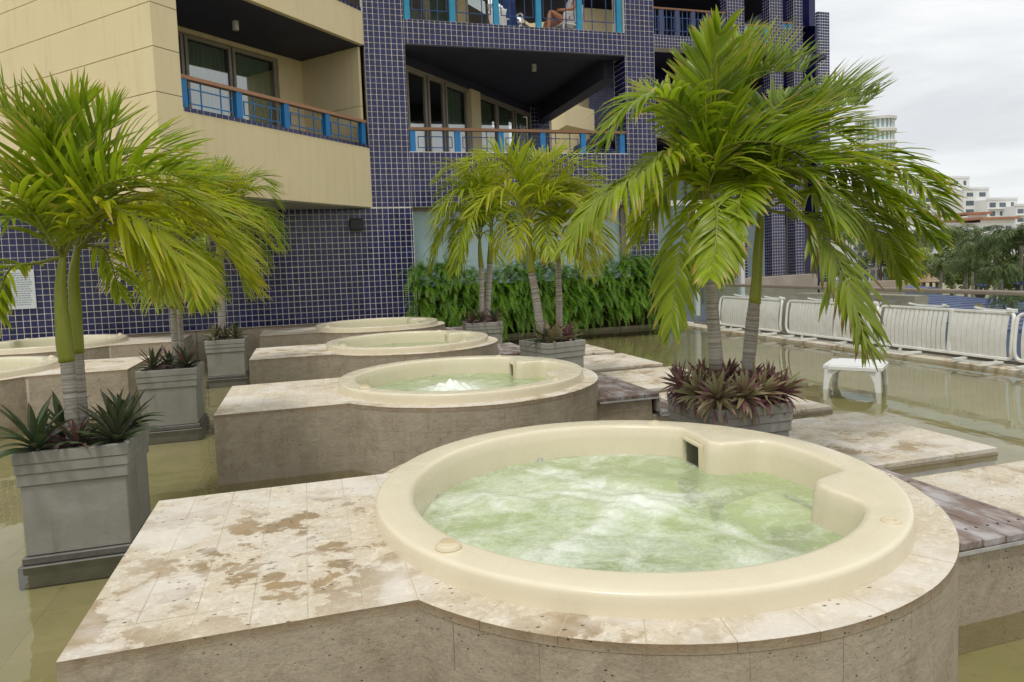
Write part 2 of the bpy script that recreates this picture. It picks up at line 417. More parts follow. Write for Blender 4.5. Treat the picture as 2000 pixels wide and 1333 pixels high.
MT['leaf_lime'] = leaf_mat('lime_palm_leaf', (.15, .23, .004), (.35, .43, .010), (.44, .35, .05), (.42, .40, .012))
MT['leaf_brown'] = leaf_mat('brown_tipped_palm_leaf', (.10, .17, .008), (.26, .34, .02), (.16, .075, .025), (.30, .30, .03))
MT['leaf_dry'] = leaf_mat('dry_palm_leaf', (.30, .25, .12), (.42, .36, .20), (.35, .28, .16), (.36, .32, .15), .2, .6)
MT['leaf_far'] = leaf_mat('far_palm_leaf', (.028, .058, .010), (.085, .135, .022), (.14, .13, .03), (.11, .15, .03), .25, .5)
MT['rachis'] = simple('frond_midrib', (.20, .215, .03), .45, .2, 12)
MT['fern'] = leaf_mat('fern_leaf', (.032, .125, .008), (.18, .34, .016), (.26, .38, .02), (.17, .30, .014), .3, .5)
MT['oyster_green'] = leaf_mat('dark_green_strap_leaf', (.030, .062, .022), (.095, .145, .058), (.09, .05, .03), (.09, .07, .05), .1, .35)
MT['oyster_purple'] = leaf_mat('purple_strap_leaf', (.13, .04, .065), (.30, .11, .15), (.14, .06, .04), (.12, .11, .05), .15, .4)
MT['oyster_olive'] = leaf_mat('olive_strap_leaf', (.14, .15, .06), (.30, .30, .14), (.36, .16, .11), (.33, .20, .14), .12, .4)
def trunk_mat():
    m = M('ringed_palm_trunk'); uv = m.n('UVMap'); sp = m.n('SeparateXYZ'); m.l(uv.outputs[0], sp.inputs[0])
    p = m.pos(); v = m.math('ADD', m.math('MULTIPLY', sp.outputs[1], 1), m.math('MULTIPLY', m.noise(p, 9, 3, .5), .006))
    cm = m.n('CombineXYZ'); m.l(m.math('MULTIPLY', v, 1), cm.inputs[2])
    rg = m.noise(cm.outputs[0], 42, 3, .75)
    c = m.ramp(rg, [(.36, (.11, .088, .07)), (.47, (.34, .30, .26)), (.64, (.56, .52, .47))])
    c = m.mix(m.ramp(m.noise(p, 14, 5, .7), [(.5, 0), (.7, .45)]), c, (.16, .13, .11))
    m.col(c).rough(.85).spec(.2); m.bump(rg, .006, .8); return m.mat
MT['trunk'] = trunk_mat()
def shaft_mat():
    m = M('green_crownshaft'); p = m.pos((8, 8, 1)); c = m.mix(m.noise(p, 3, 5, .6), (.17, .21, .018), (.33, .34, .045))
    c = m.mix(m.ramp(m.noise(m.pos(), 10, 5, .7), [(.6, 0), (.72, .6)]), c, (.16, .12, .05))
    m.col(c).rough(.4).spec(.4); return m.mat
MT['shaft'] = shaft_mat()
MT['far_trunk'] = simple('far_palm_trunk', (.30, .27, .23), .9, .3, 3)
MT['bark'] = simple('brown_bark', (.10, .075, .05), .9, .3, 8)

# ================================================================== SETTING
b = MB(); b.quad((-1500, -1500, -6), (1500, -1500, -6), (1500, 1500, -6), (-1500, 1500, -6))
tag(b.build('ground', simple('sandy_ground', (.30, .27, .17), .95, .35, .15)), kind='structure')
b = MB(); b.box(-12, 8.78, -4, 14.9, -6, -.16)
tag(b.build('terrace', MT['soffit_grey']), kind='structure')
# pool floor of stone tiles under the shallow water
fl = MB(); fl.box(-11, 8.1, -3, 14.3, -.159, -.126); floor = fl.build('pool_floor', MT['floor']); tag(floor, kind='structure')
TS = .45
cells = []
for i in range(-24, 18):
    for j in range(-6, 31):
        x, y = i*TS, 1.2+j*TS
        if x+TS < 8.1 and y+TS < 14.3: cells.append((x, y))
def fdist(c):
    x, y = c[0]+.2, c[1]+.2
    d = .28*x+.957*y
    if d < .8: return 1e9
    u = .957*x-.28*y
    return d if abs(u) < d*.80 and y > 1.2 else 1e6+d
cells.sort(key=fdist)
tb = MB(); tb.box(.0006, TS-.0006, .0006, TS-.0006, -.125, -.12); tm = tb.mesh('floor_tile', MT['floor'])
for c in cells[:280]: link('floor_tile', tm, floor, (c[0], c[1], 0))
rb = MB()
for c in cells[280:]: rb.box(c[0]+.0006, c[0]+TS-.0006, c[1]+.0006, c[1]+TS-.0006, -.125, -.12)
tag(rb.build('floor_tile_field', MT['floor'], floor), kind='stuff')
b = MB(); b.quad((-11, -3, 0), (8.1, -3, 0), (8.1, 14.3, 0), (-11, 14.3, 0))
tag(b.build('pool_water', MT['water']), kind='structure')
# kerbs at the pool's edges
b = MB()
for k in range(14): b.box(8.10, 8.62, -4+k*1.35, -4+(k+1)*1.35-.006, -.15, .045, 0, .006)
tag(b.build('pool_kerb', MT['trav_top']), kind='structure')
b = MB()
for k in range(8): b.box(2.2+k*.75, 2.2+(k+1)*.75-.006, 14.0, 14.3, -.15, .07, 0, .006)
tag(b.build('planting_bed_kerb', MT['trav_side']), kind='structure')
b = MB()
for k in range(14): b.box(-9+k*.78, -9+(k+1)*.78-.005, 13.82, 14.2, -.15, .515, 0, .008)
tag(b.build('wall_ledge', MT['trav_side']), kind='structure')

# ------------------------------------------------------------------ stone podiums with round tubs
R_OUT, R_RIM, ZP = 1.215, 1.085, .52
PX0, PX1, PY0, PY1 = -2.0, -1.06, -.65, .71      # plinth relative to the tub centre
def plan_shape(n=96):
    """outline of plinth + drum, counter clockwise, centre at the tub"""
    a1 = math.pi - math.asin(PY1/R_OUT); a0 = -math.pi + math.asin(-PY0/R_OUT)
    pts = [(R_OUT*math.cos(a0+(a1-a0)*i/n), R_OUT*math.sin(a0+(a1-a0)*i/n)) for i in range(n+1)]
    return pts + [(PX0, PY1), (PX0, PY0)]
XJ = -R_OUT*math.cos(math.asin(.65/R_OUT))        # where the plinth's front meets the drum
def piece_slab(bm_pts, z0, z1, bev=.004):
    bm = bmesh.new(); vs = [bm.verts.new((p[0], p[1], z1)) for p in bm_pts]; f = bm.faces.new(vs)
    r = bmesh.ops.extrude_face_region(bm, geom=[f]); ev = [v for v in r['geom'] if isinstance(v, bmesh.types.BMVert)]
    bmesh.ops.translate(bm, vec=(0, 0, z0-z1), verts=ev)
    bmesh.ops.recalc_face_normals(bm, faces=bm.faces)
    if bev:
        te = [e for e in bm.edges if all(abs(v.co.z-z1) < 1e-6 for v in e.verts)]
        bmesh.ops.bevel(bm, geom=te, offset=bev, segments=1, affect='EDGES')
    return bm
def podium_pieces(rng):
    """list of (kind, MB) for the cladding pieces"""
    out = []
    g = .0009
    # top slabs of the plinth
    nx, ny = 6, 9; dx = (XJ+.0-PX0)/nx; dy = (PY1-PY0)/ny
    for i in range(nx):
        for j in range(ny):
            x0, x1 = PX0+i*dx, PX0+(i+1)*dx; y0, y1 = PY0+j*dy, PY0+(j+1)*dy
            m = MB(); dz = rng.uniform(-.0006, .0006)
            m.addbm(piece_slab([(x0+g, y0+g), (x1-g, y0+g), (x1-g, y1-g), (x0+g, y1-g)], ZP-.03, ZP+dz, .0012)); out.append(('slab', m))
    # filler slab between plinth and ring, and ring stones
    nr = 26; a0 = -math.pi+math.asin(.65/R_OUT); a1 = math.pi-math.asin(PY1/R_OUT)
    for k in range(nr):
        q0 = a0+(a1-a0)*k/nr; q1 = a0+(a1-a0)*(k+1)/nr; e = g/R_OUT
        pts = [(R_OUT*math.cos(q0+e+(q1-q0-2*e)*t/4), R_OUT*math.sin(q0+e+(q1-q0-2*e)*t/4)) for t in range(5)]
        pts += [(1.0*math.cos(q1-e-(q1-q0-2*e)*t/4), 1.0*math.sin(q1-e-(q1-q0-2*e)*t/4)) for t in range(5)]
        m = MB(); m.addbm(piece_slab(pts, ZP-.03, ZP+rng.uniform(-.001, .001), .0012)); out.append(('slab', m))
    nf = 7; dy = (PY1-PY0)/nf
    for j in range(nf):
        y0, y1 = PY0+j*dy, PY0+(j+1)*dy
        if abs((y0+y1)/2) > .70: continue
        pts = [(XJ+g, y0+g)] 
        def xr(y): return -math.sqrt(max(1.0**2-y*y, 0))
        pts = [(XJ+g, y0+g), (xr(y0), y0+g), (xr((y0+y1)/2), (y0+y1)/2), (xr(y1), y1-g), (XJ+g, y1-g)]
        m = MB(); m.addbm(piece_slab(pts, ZP-.03, ZP+rng.uniform(-.001, .001), .0012)); out.append(('slab', m))
    # side cladding: rows of panels
    zr = [-.125, .03, .185, .34, ZP-.031]
    for r in range(4):
        z0, z1 = zr[r]+.0008, zr[r+1]-.0008
        def flat(o, u, n, L, cnt):
            for i in range(cnt):
                m = MB(); d = rng.uniform(.0185, .0200)
                m.obox(np.array(o)+np.array(u)*(L*i/cnt+g)+np.array([0, 0, z0]), u, (0, 0, 1), n, L/cnt-2*g, z1-z0, d); out.append(('panel', m))
        off = 0
        flat((PX0+.0, PY0+.02, 0), (1, 0, 0), (0, -1, 0), XJ-PX0, 4)
        flat((PX0+.02, PY1-.02, 0), (0, -1, 0), (-1, 0, 0), PY1-PY0-.04, 6)
        flat((XJ, PY1-.02, 0), (-1, 0, 0), (0, 1, 0), XJ-PX0, 4)
        nc = 22
        for k in range(-1 if r % 2 else 0, nc):
            q0 = max(a0, a0+(a1-a0)*(k+.5*(r % 2))/nc); q1 = min(a0+(a1-a0)*(k+1+.5*(r % 2))/nc, a1); e = g/R_OUT
            if q1-q0 < .01: continue
            m = MB(); ro = R_OUT-rng.uniform(.0008, .0018); ri = R_OUT-.021
            aa = [q0+e+(q1-q0-2*e)*t/4 for t in range(5)]; poly = [(ro*math.cos(q), ro*math.sin(q)) for q in aa] + [(ri*math.cos(q), ri*math.sin(q)) for q in aa[::-1]]
            m.prism(poly, z0, z1); out.append(('panel', m))
    return out
def podium_core():
    m = MB()
    n = 96; ro = R_OUT-.0038
    zt = ZP-.0013
    pts = [(ro*math.cos(2*math.pi*i/n), ro*math.sin(2*math.pi*i/n)) for i in range(n)]
    ri = .98; pin = [(ri*math.cos(2*math.pi*i/n), ri*math.sin(2*math.pi*i/n)) for i in range(n)]
    k = len(m.v)
    m.v += [(*p, -.125) for p in pts] + [(*p, zt) for p in pts] + [(*p, zt) for p in pin] + [(*p, -.125) for p in pin]
    for i in range(n):
        j = (i+1) % n
        m.face((k+i, k+j, k+n+j, k+n+i)); m.face((k+n+i, k+n+j, k+2*n+j, k+2*n+i)); m.face((k+2*n+i, k+2*n+j, k+3*n+j, k+3*n+i))
    m.box(PX0+.0022, -1.0, PY0+.0022, PY1-.0022, -.124, zt-.0003)
    return m.mesh('core', MT['mortar'])
core_me = podium_core()
pieces = podium_pieces(random.Random(3))
for k_, m_ in pieces:
    if k_ == 'slab':
        for i_, f_ in enumerate(m_.f):
            a_, b_, c_ = (np.array(m_.v[j]) for j in f_[:3]); n_ = np.cross(b_-a_, c_-a_)
            if abs(n_[2]) < .3*np.linalg.norm(n_): m_.m[i_] = 1
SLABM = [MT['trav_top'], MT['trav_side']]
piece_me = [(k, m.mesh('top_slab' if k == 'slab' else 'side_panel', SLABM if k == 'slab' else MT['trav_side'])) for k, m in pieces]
def joined(kind):
    a = MB()
    for k, m in pieces:
        if k != kind: continue
        o = len(a.v); a.v += m.v
        for f, q in zip(m.f, m.m): a.face(tuple(i+o for i in f), q)
    return a.mesh(kind, SLABM if kind == 'slab' else MT['trav_side'])
slab_me, panel_me = joined('slab'), joined('panel')

# ---- the tub shell
def rin(th):
    """inner edge radius of the rim at angle th (degrees)"""
    th = (th+180) % 360-180
    keys = [(-180, .93), (-60, .93), (-47, .925), (-43, .90), (-36, .80), (-31, .765), (-26, .775), (-22, .84), (-18.5, .915), (-14, .93),
            (13, .93), (17, .91), (20, .80), (24, .725), (29, .715), (34, .765), (41, .86), (45, .915), (49, .93), (180, .93)]
    for (a, r0), (c, r1) in zip(keys, keys[1:]):
        if a <= th <= c:
            t = (th-a)/(c-a); t = t*t*(3-2*t) if (r0 == .93 or r1 == .93) else t
            return r0+(r1-r0)*t
    return .93
NT = 288
def tub_shell():
    m = MB(); ths = [360*i/NT-180 for i in range(NT)]
    zt = .592
    rings = []
    def ring(fn): rings.append(fn)
    ring(lambda th: (R_RIM+.004, .505)); ring(lambda th: (R_RIM+.002, .555)); ring(lambda th: (R_RIM, .577)); ring(lambda th: (R_RIM-.003, .585)); ring(lambda th: (R_RIM-.008, .590)); ring(lambda th: (R_RIM-.015, zt-.0003))
    ring(lambda th: (R_RIM-.022, zt+.0004)); ring(lambda th: ((R_RIM+rin(th)+.02)/2, zt+.002)); ring(lambda th: (rin(th)+.029, zt+.0006))
    ring(lambda th: (rin(th)+.022, zt)); ring(lambda th: (rin(th)+.009, zt-.004)); ring(lambda th: (rin(th)+.002, zt-.012)); ring(lambda th: (rin(th)-.001, zt-.026))
    zs = [.545, .525, .49, .455, .42, .40, .375, .34, .30]
    for z in zs: ring(lambda th, z=z: (rin(th)-.006-(.56-z)*.10, z))
    # entry seat between the two shoulders, then the foot well
    def seat(th):
        t = (th+180) % 360-180
        return -17 < t < 15
    ring(lambda th: (rin(th)-.036 if not seat(th) else rin(th)-.04, .30 if not seat(th) else .345))
    ring(lambda th: (min(rin(th), .86)-.05 if not seat(th) else .60, .22 if not seat(th) else .335))
    ring(lambda th: (.64 if not seat(th) else .56, .17 if not seat(th) else .30)); ring(lambda th: (.52, .12)); ring(lambda th: (.48, -.05)); ring(lambda th: (.02, -.06))
    nr = len(rings)
    for f in rings:
        for th in ths:
            r, z = f(th); q = math.radians(th); m.v.append((r*math.cos(q), r*math.sin(q), z))
    # skimmer mouth: leave cells of the wall open on the left flank of the far shoulder
    ia = [i for i in range(NT) if 33.0 <= ths[i] < 41.5]; ra, rb_ = 13, 17      # rings z .545 .. .42
    for r in range(nr-1):
        for i in range(NT):
            if i in ia and ra <= r < rb_: continue
            j = (i+1) % NT; m.face((r*NT+i, r*NT+j, (r+1)*NT+j, (r+1)*NT+i))
    a, c = ia[0], ia[-1]+1
    P = lambda r, i: np.array(m.v[r*NT+i])
    mouth = [P(ra, a), P(ra, c), P(rb_, c), P(rb_, a)]
    return m.mesh('shell', MT['gel'], True), mouth, (a, c, ra, rb_), m
shell_me, mouth, mi, shell_mb = tub_shell()
shell_me.set_sharp_from_angle(angle=math.radians(50))
def skimmer_meshes():
    A, B, C_, D = mouth                       # A,B upper, C_,D lower
    n = np.cross(B-A, D-A); n /= np.linalg.norm(n)
    ctr = sum(mouth)/4
    if n @ np.array([ctr[0], ctr[1], 0]) > 0: n = -n   # towards the water
    fr = MB(); w = .017
    u = (B-A)/np.linalg.norm(B-A); v = np.array([0, 0, 1.])
    lu = np.linalg.norm(B-A); lv = A[2]-D[2]
    o = D - u*.004 + n*(-.012)
    fr.obox(o-u*w-v*w, u, v, n, w, lv+2*w, .026); fr.obox(o+u*(lu+.008)-v*w, u, v, n, w, lv+2*w, .026)
    fr.obox(o+v*lv, u, v, n, lu+.008, w, .0255); fr.obox(o-v*w, u, v, n, lu+.008, w, .0255)
    th = MB(); d = -n*.16
    for p, q in ((A, B), (B, C_), (C_, D), (D, A)): th.quad(p, q, q+d, p+d)
    th.quad(A+d, B+d, C_+d, D+d)
    bmf = bmesh.new(); me = fr.mesh('skimmer_frame', MT['gel']); bmf.from_mesh(me)
    bmesh.ops.bevel(bmf, geom=bmf.edges, offset=.004, segments=2, affect='EDGES'); bmf.to_mesh(me); bmf.free()
    return me, th.mesh('skimmer_throat', simple('skimmer_throat', (.26, .25, .17), .6, .15, 20))
sk_frame, sk_throat = skimmer_meshes()
def knob_mesh(big):
    m = MB()
    if big:
        m.lathe([(.0, .0), (.043, .0), (.045, .006), (.041, .014), (.034, .018), (.030, .0165), (.0, .0165)], seg=36)
        bm = bmesh.new(); bmesh.ops.create_uvsphere(bm, u_segments=20, v_segments=10, radius=.031)
        bmesh.ops.bisect_plane(bm, geom=bm.verts[:]+bm.edges[:]+bm.faces[:], plane_co=(0, 0, 0), plane_no=(.35, .94, 0), clear_inner=True)
        bmesh.ops.holes_fill(bm, edges=bm.edges); bmesh.ops.bisect_plane(bm, geom=bm.verts[:]+bm.edges[:]+bm.faces[:], plane_co=(0, 0, 0), plane_no=(0, 0, 1), clear_inner=True)
        for v in bm.verts: v.co.z = v.co.z*.62+.016
        m.addbm(bm)
    else: m.lathe([(.0, .003), (.013, .003), (.014, .007), (.019, .009), (.030, .008), (.033, .004), (.033, -.004)], seg=36)
    return m.mesh('air_knob' if big else 'valve_ring', simple('knob_cream_%d' % big, (.66, .58, .41), .35, .05, 9))
knob_big, knob_ring = knob_mesh(True), knob_mesh(False)
jm = MB(); jm.lathe([(.012, .006), (.014, .010), (.026, .008), (.030, .0)], seg=18); jm.lathe([(.0, -.004), (.012, -.004), (.012, .006)], seg=18, m=1)
jet_me = jm.mesh('jet_nozzle', [MT['metal'], MT['black']])
ZW = .432
def spa_water_mesh(style, seed):
    """polar sheet filling the shell at the water line; foam amount is a vertex attribute"""
    rs = np.random.RandomState(seed); nr = 60; m = MB()
    foam = []
    jets = [(math.radians(a)) for a in (146, 96, 215, 262, 310, -12+24)]
    blobs = [(rs.uniform(-.6, .6), rs.uniform(-.6, .6), rs.uniform(.03, .10)) for _ in range(70)]
    ph = rs.uniform(0, 6.28, 12)
    for k in range(nr+1):
        for i in range(NT):
            th = 360*i/NT-180; q = math.radians(th)
            R1 = rin(th)-.006-(.56-ZW)*.10-.001
            r = R1*(k/nr)**.8; x, y = r*math.cos(q), r*math.sin(q)
            f = 0; z = 0
            if style in ('jets', 'boil'):
                amp = 1
                z += .0035*math.sin(9*x+ph[0]+3*math.sin(5*y+ph[1]))+.0028*math.sin(13*y+ph[2]+2*math.sin(7*x+ph[3]))+.0016*math.sin(31*x+17*y+ph[4])+.0014*math.sin(-22*x+29*y+ph[5])
            if style == 'jets':
                wx = .085*math.sin(4.1*y+ph[6])+.05*math.sin(7.3*x+5*y+ph[7])+.03*math.sin(15*y-9*x+ph[10]); wy = .085*math.sin(4.6*x+ph[8])+.05*math.sin(8.1*y-4*x+ph[9])+.03*math.sin(17*x+8*y+ph[11])
                X_, Y_ = x+wx, y+wy
                for n_, ja in enumerate(jets):
                    jx, jy = .90*math.cos(ja), .90*math.sin(ja)
                    tx, ty = .02-jx, .06-jy; L = math.hypot(tx, ty); tx /= L; ty /= L
                    s_ = (X_-jx)*tx+(Y_-jy)*ty; d = abs(-(X_-jx)*ty+(Y_-jy)*tx)
                    if s_ > -.02:
                        wd = .03+.15*min(s_, 1)
                        g_ = math.exp(-(d/wd)**2)*min(1, max(0, s_)/.15)*(1 if s_ < L else math.exp(-((s_-L)/.25)**2))
                        f = max(f, g_*(.66 if n_ < 3 else .5))
                cdist = math.hypot(x-.05, y-.02)
                cw = math.hypot((X_-.05)*.75, Y_-.02); f = max(f, .88*math.exp(-(cw/.23)**2)); z += .016*math.exp(-(cw/.16)**2)*(1+.5*math.sin(23*x+ph[0])*math.sin(21*y+ph[1]))
                z += .012*math.exp(-((x-.10)**2+(y-.12)**2)/.005)+f*.006*math.sin(47*x+ph[2])*math.sin(43*y+ph[3])
                f = max(f, .36+.20*math.sin(4*X_+ph[8]+2*math.sin(3*Y_))*math.cos(5*Y_+ph[9]))
                if x > .42: f *= max(.35, 1-(x-.42)*1.6)
            elif style == 'boil':
                d0 = math.hypot(x+.05, y-.10)
                f = .9*math.exp(-(d0/.22)**2)+.35*math.exp(-(d0/.5)**2)
                z += .055*math.exp(-(d0/.10)**2)*(1+.35*math.sin(50*x+ph[4])*math.sin(46*y+ph[5]))+.03*math.exp(-((x+.2)**2+(y-.1)**2)/.01)*(1+math.sin(60*x)*.4)+.022*math.exp(-(d0/.2)**2)*math.sin(40*x+ph[0])*math.sin(37*y+ph[1])
                f = min(1, f+.12)
            elif style == 'calm': z = .0012*math.sin(12*x+ph[0])*math.sin(10*y+ph[1])
            edge = max(0, 1-(1-k/nr)/.04); z *= (1-edge)
            foam.append(f); m.v.append((x, y, ZW+z))
    for k in range(nr):
        for i in range(NT):
            j = (i+1) % NT; m.face((k*NT+i, (k+1)*NT+i, (k+1)*NT+j, k*NT+j))
    me = m.mesh('spa_water', MT['spa'], True)
    at = me.attributes.new('foam', 'FLOAT', 'POINT'); at.data.foreach_set('value', foam)
    return me
wm = {s: spa_water_mesh(s, 5) for s in ('jets', 'boil', 'calm')}

def spa(k, cx, cy, mirror, style, plabel, tlabel, detailed):
    p = thing('stone_podium', plabel, 'podium', (cx, cy, 0), 0, 'stone podiums of the tubs')
    t = thing('hot_tub', tlabel, 'hot tub', (cx, cy, 0), 0, 'round tubs set in the podiums')
    if mirror: p.rotation_euler = (0, 0, math.pi); t.rotation_euler = (0, 0, math.pi)
    co = link('core', core_me, p)
    if detailed:
        for kd, me in piece_me:
            if detailed == 1 and kd == 'panel' and sum(v.co.y for v in me.vertices)/len(me.vertices) > .75: continue
            link(me.name.split('.')[0], me, p)
        if detailed == 1:
            a = MB()
            for (kd, me), (kk, m) in zip(piece_me, pieces):
                if kd == 'panel' and sum(v.co.y for v in me.vertices)/len(me.vertices) > .75:
                    o = len(a.v); a.v += m.v
                    for f in m.f: a.face(tuple(i+o for i in f))
            tag(a.build('rear_panel_field', MT['trav_side'], p), kind='stuff')
    else:
        tag(link('top_slab_field', slab_me, p), kind='stuff'); tag(link('side_panel_field', panel_me, p), kind='stuff')
    sh = link('shell', shell_me, t)
    link('skimmer_frame', sk_frame, sh); link('skimmer_throat', sk_throat, sh)
    for (r, th, me) in ((1.012, -152, knob_big), (1.015, 55, knob_ring), (1.02, -54, knob_ring)):
        q = math.radians(th); link(me.name.split('.')[0], me, t, (r*math.cos(q), r*math.sin(q), .592))
    for th in (146, 96):
        q = math.radians(th); r = rin(th)-.016
        o = link('jet_nozzle', jet_me, t, (r*math.cos(q), r*math.sin(q), ZW+.002))
        o.scale = (.75, .75, .75)
        o.rotation_euler = Vector((-math.cos(q), -math.sin(q), .5)).to_track_quat('Z', 'Y').to_euler()
    link('spa_water', wm[style], t)
Y0, PITCH, TX = 2.70, 3.32, 1.305
spa(0, TX, Y0, False, 'jets', 'nearest travertine podium with rust stains on its square plinth', 'nearest cream round hot tub, full of foaming green water', 1)
spa(1, TX, Y0+PITCH, False, 'boil', 'second travertine podium from the viewer, behind the nearest tub', 'second cream hot tub, with water bubbling up in its middle', 1)
spa(2, TX, Y0+2*PITCH, False, 'calm', 'third travertine podium from the viewer, before the farthest one of its row', 'third cream hot tub of the row, with a low still water line', 0)
spa(3, TX-.08, Y0+3*PITCH, False, 'calm', 'farthest travertine podium of the middle row, close to the ferns', 'farthest cream hot tub of the middle row, near the fern hedge', 0)
spa(4, -3.98, Y0+2*PITCH, True, 'calm', 'travertine podium behind the large left palm, its end beside a grey planter', 'pale hot tub at the left picture edge behind the big palm', 0)
spa(5, -3.98, Y0+3*PITCH+.02, True, 'calm', 'travertine podium at the foot of the navy tiled wall on the left', 'shallow pale hot tub right under the navy tiled wall', 0)

# ------------------------------------------------------------------ wooden steps beside the tubs
def wooden_step(cy, label, near):
    t = thing('wooden_step', label, 'step', (TX, cy, 0), 0, 'wooden steps up to the tubs')
    x0, x1, y0, y1 = .60, 1.60, -.64, .62
    m = MB(); m.box(x0, x1-.03, y0+.03, y1, -.124, .325, 0, .006); m.box(x1-.03, x1+.32, y0+.03, y1, -.124, .165, 0, .006); m.build('stone_base', MT['trav_side'], t)
    pw = .118; n = int((x1-.86)/pw)
    for i in range(n):
        a = x1-(i+1)*pw; m = MB()
        m.box(a+.004, a+pw-.004, y0-rnd.uniform(0, .012), y1, .328, .362+rnd.uniform(-.001, .001), 0, .004); pl = m.build('plank', MT['plank'], t)
        s = MB()
        for yy in (y0+.10, y0+.16+.5): s.lathe([(.0, .0008), (.006, .0008), (.006, -.002)], (a+.03, yy, .3625), 10); s.lathe([(.0, .0008), (.006, .0008), (.006, -.002)], (a+.085, yy, .3625), 10)
        s.build('screw', MT['black'], pl)
    m = MB(); m.box(x1-.006, x1+.022, y0-.006, y1, .20, .364, 0, .004); m.build('riser', MT['plank'], t)
    for i in range(3):
        m = MB(); m.box(x1+.024+i*.104, x1+.024+(i+1)*.104-.006, y0-.004, y1, .168, .198, 0, .004); m.build('plank', MT['plank'], t)
    m = MB()
    m.box(x1-.55, x1+.026, y0-.018, y0-.013, .318, .332); m.box(x1+.020, x1+.026, y0-.018, y0-.013, .17, .318); m.box(x1+.026, x1+.16, y0-.018, y0-.013, .155, .170)
    m.build('metal_edging', MT['metal'], t)
wooden_step(Y0, 'weathered plank step at the right of the nearest tub', True)
wooden_step(Y0+PITCH, 'reddish plank step at the right of the second tub', False)
wooden_step(Y0+2*PITCH, 'plank step beside the third tub, left of a palm planter', False)
wooden_step(Y0+3*PITCH, 'low plank step beside the farthest tub, by the rear planter', False)

# ------------------------------------------------------------------ stone decks just above the water
def stone_deck(x0, x1, y0, y1, label):
    t = thing('stone_deck', label, 'deck', ((x0+x1)/2, (y0+y1)/2, 0), 0, 'low stone decks in the pool')
    w, d = (x1-x0)/2, (y1-y0)/2
    m = MB(); m.box(-w+.012, w-.012, -d+.012, d-.012, -.124, .012); m.build('base', MT['mortar'], t)
    nx, ny = 4, 3
    for i in range(nx):
        for j in range(ny):
            m = MB(); m.box(-w+2*w*i/nx+.0015, -w+2*w*(i+1)/nx-.0015, -d+2*d*j/ny+.0015, -d+2*d*(j+1)/ny-.0015, .013, .05+rnd.uniform(-.001, .001), 0, .004); m.build('slab', MT['trav_top'], t)
    m = MB(); m.box(-w, w, -d-.004, -d+.011, -.05, .0115); m.build('front_band', MT['trav_side'], t)
decks = [(2.02, 3.50, 'nearest low stone deck at the right picture edge beside the step'), (3.80, 5.16, 'low stone deck with white patches right of the purple planter'),
         (5.46, 6.82, 'low stone deck behind the purple planter'), (7.10, 8.46, 'stained low stone deck beyond the second tub step'),
         (8.76, 10.08, 'low stone deck to the right of the middle palm planter'), (10.36, 11.7, 'farthest low stone deck, its corner right of the middle planter')]
for y0, y1, lb in decks: stone_deck(3.245, 4.84, y0, y1, lb)

# ================================================================== THE HOTEL
YF = 14.2; TP = .113
hotel = thing('hotel_building', 'navy blue tiled hotel front with cream angled balcony block and blue railings', 'building', (2, YF, 0))
def hp(o):                       # parent without moving (hotel stands at (2, YF, 0))
    o.parent = hotel; o.matrix_parent_inverse = Matrix.Translation((-2, -YF, 0)); return o
def hb(m, name, mats, smooth=False): return hp(m.build(name, mats, None, smooth))
# wall bodies (grout face lies at YF, tiles stand proud of it)
wall = MB()
XO0, XO1 = 2.19, 7.08
wall.box(-9, XO0, YF, YF+.5, -.15, 2.80)
wall.box(1.385, XO0, YF, YF+.45, 2.80, 9.5)
wall.box(XO0, XO1, YF, YF+.3, 2.80, 3.92)
wall.box(XO0, XO1, YF, YF+.35, 6.08, 6.56)
wall.box(XO1, 7.80, YF, YF+.6, -.15, 9.5)
wall_o = hb(wall, 'tiled_wall', MT['grout'])
tiles = []
def tile_region(x0, x1, z0, z1):
    i0 = int(math.floor(x0/TP)); i1 = int(math.ceil(x1/TP)); k0 = int(math.floor((z0-.52)/TP)); k1 = int(math.ceil((z1-.52)/TP))
    g = .0062
    for i in range(i0, i1):
        for k in range(k0, k1):
            a, c = max(i*TP+g, x0+.004), min((i+1)*TP-g, x1-.004); e, f = max(.52+k*TP+g, z0+.004), min(.52+(k+1)*TP-g, z1-.004)
            if c-a > .02 and f-e > .02: tiles.append((a, c, e, f))
tile_region(-8.5, XO0, .52, 2.80); tile_region(1.385, XO0, 2.80, 9.4); tile_region(XO0, XO1, 2.80, 3.92); tile_region(XO0, XO1, 6.08, 6.56); tile_region(XO1, 7.80, .0, 9.4)
def tkey(t):
    x, z = (t[0]+t[1])/2, (t[2]+t[3])/2
    c = RM @ (np.array([x, YF, z])-E0); px, py = CX+F*c[0]/c[2], CY+F*c[1]/c[2]
    full = (t[1]-t[0]) > .09 and (t[3]-t[2]) > .09
    vis = 0 < px < 2000 and 0 < py < 1333
    # plain views of the wall: left wall between the palms, the pillar, the band
    clear = (560 < px < 800 and py > 410) or (715 < px < 1220 and py < 320) or (20 < px < 330 and 560 < py < 660)
    return (0 if (full and vis and clear) else 1, c[2])
tiles.sort(key=tkey)
std = MB(); w2 = TP/2-.0062; std.box(-w2, w2, -.006, .002, -w2, w2); 
bmx = bmesh.new(); me_ = std.mesh('tile', MT['tile']); bmx.from_mesh(me_)
fe = [e for e in bmx.edges if all(v.co.y < -.005 for v in e.verts)]; bmesh.ops.bevel(bmx, geom=fe, offset=.002, segments=1, affect='EDGES'); bmx.to_mesh(me_); bmx.free()
cnt = 0; rest = MB()
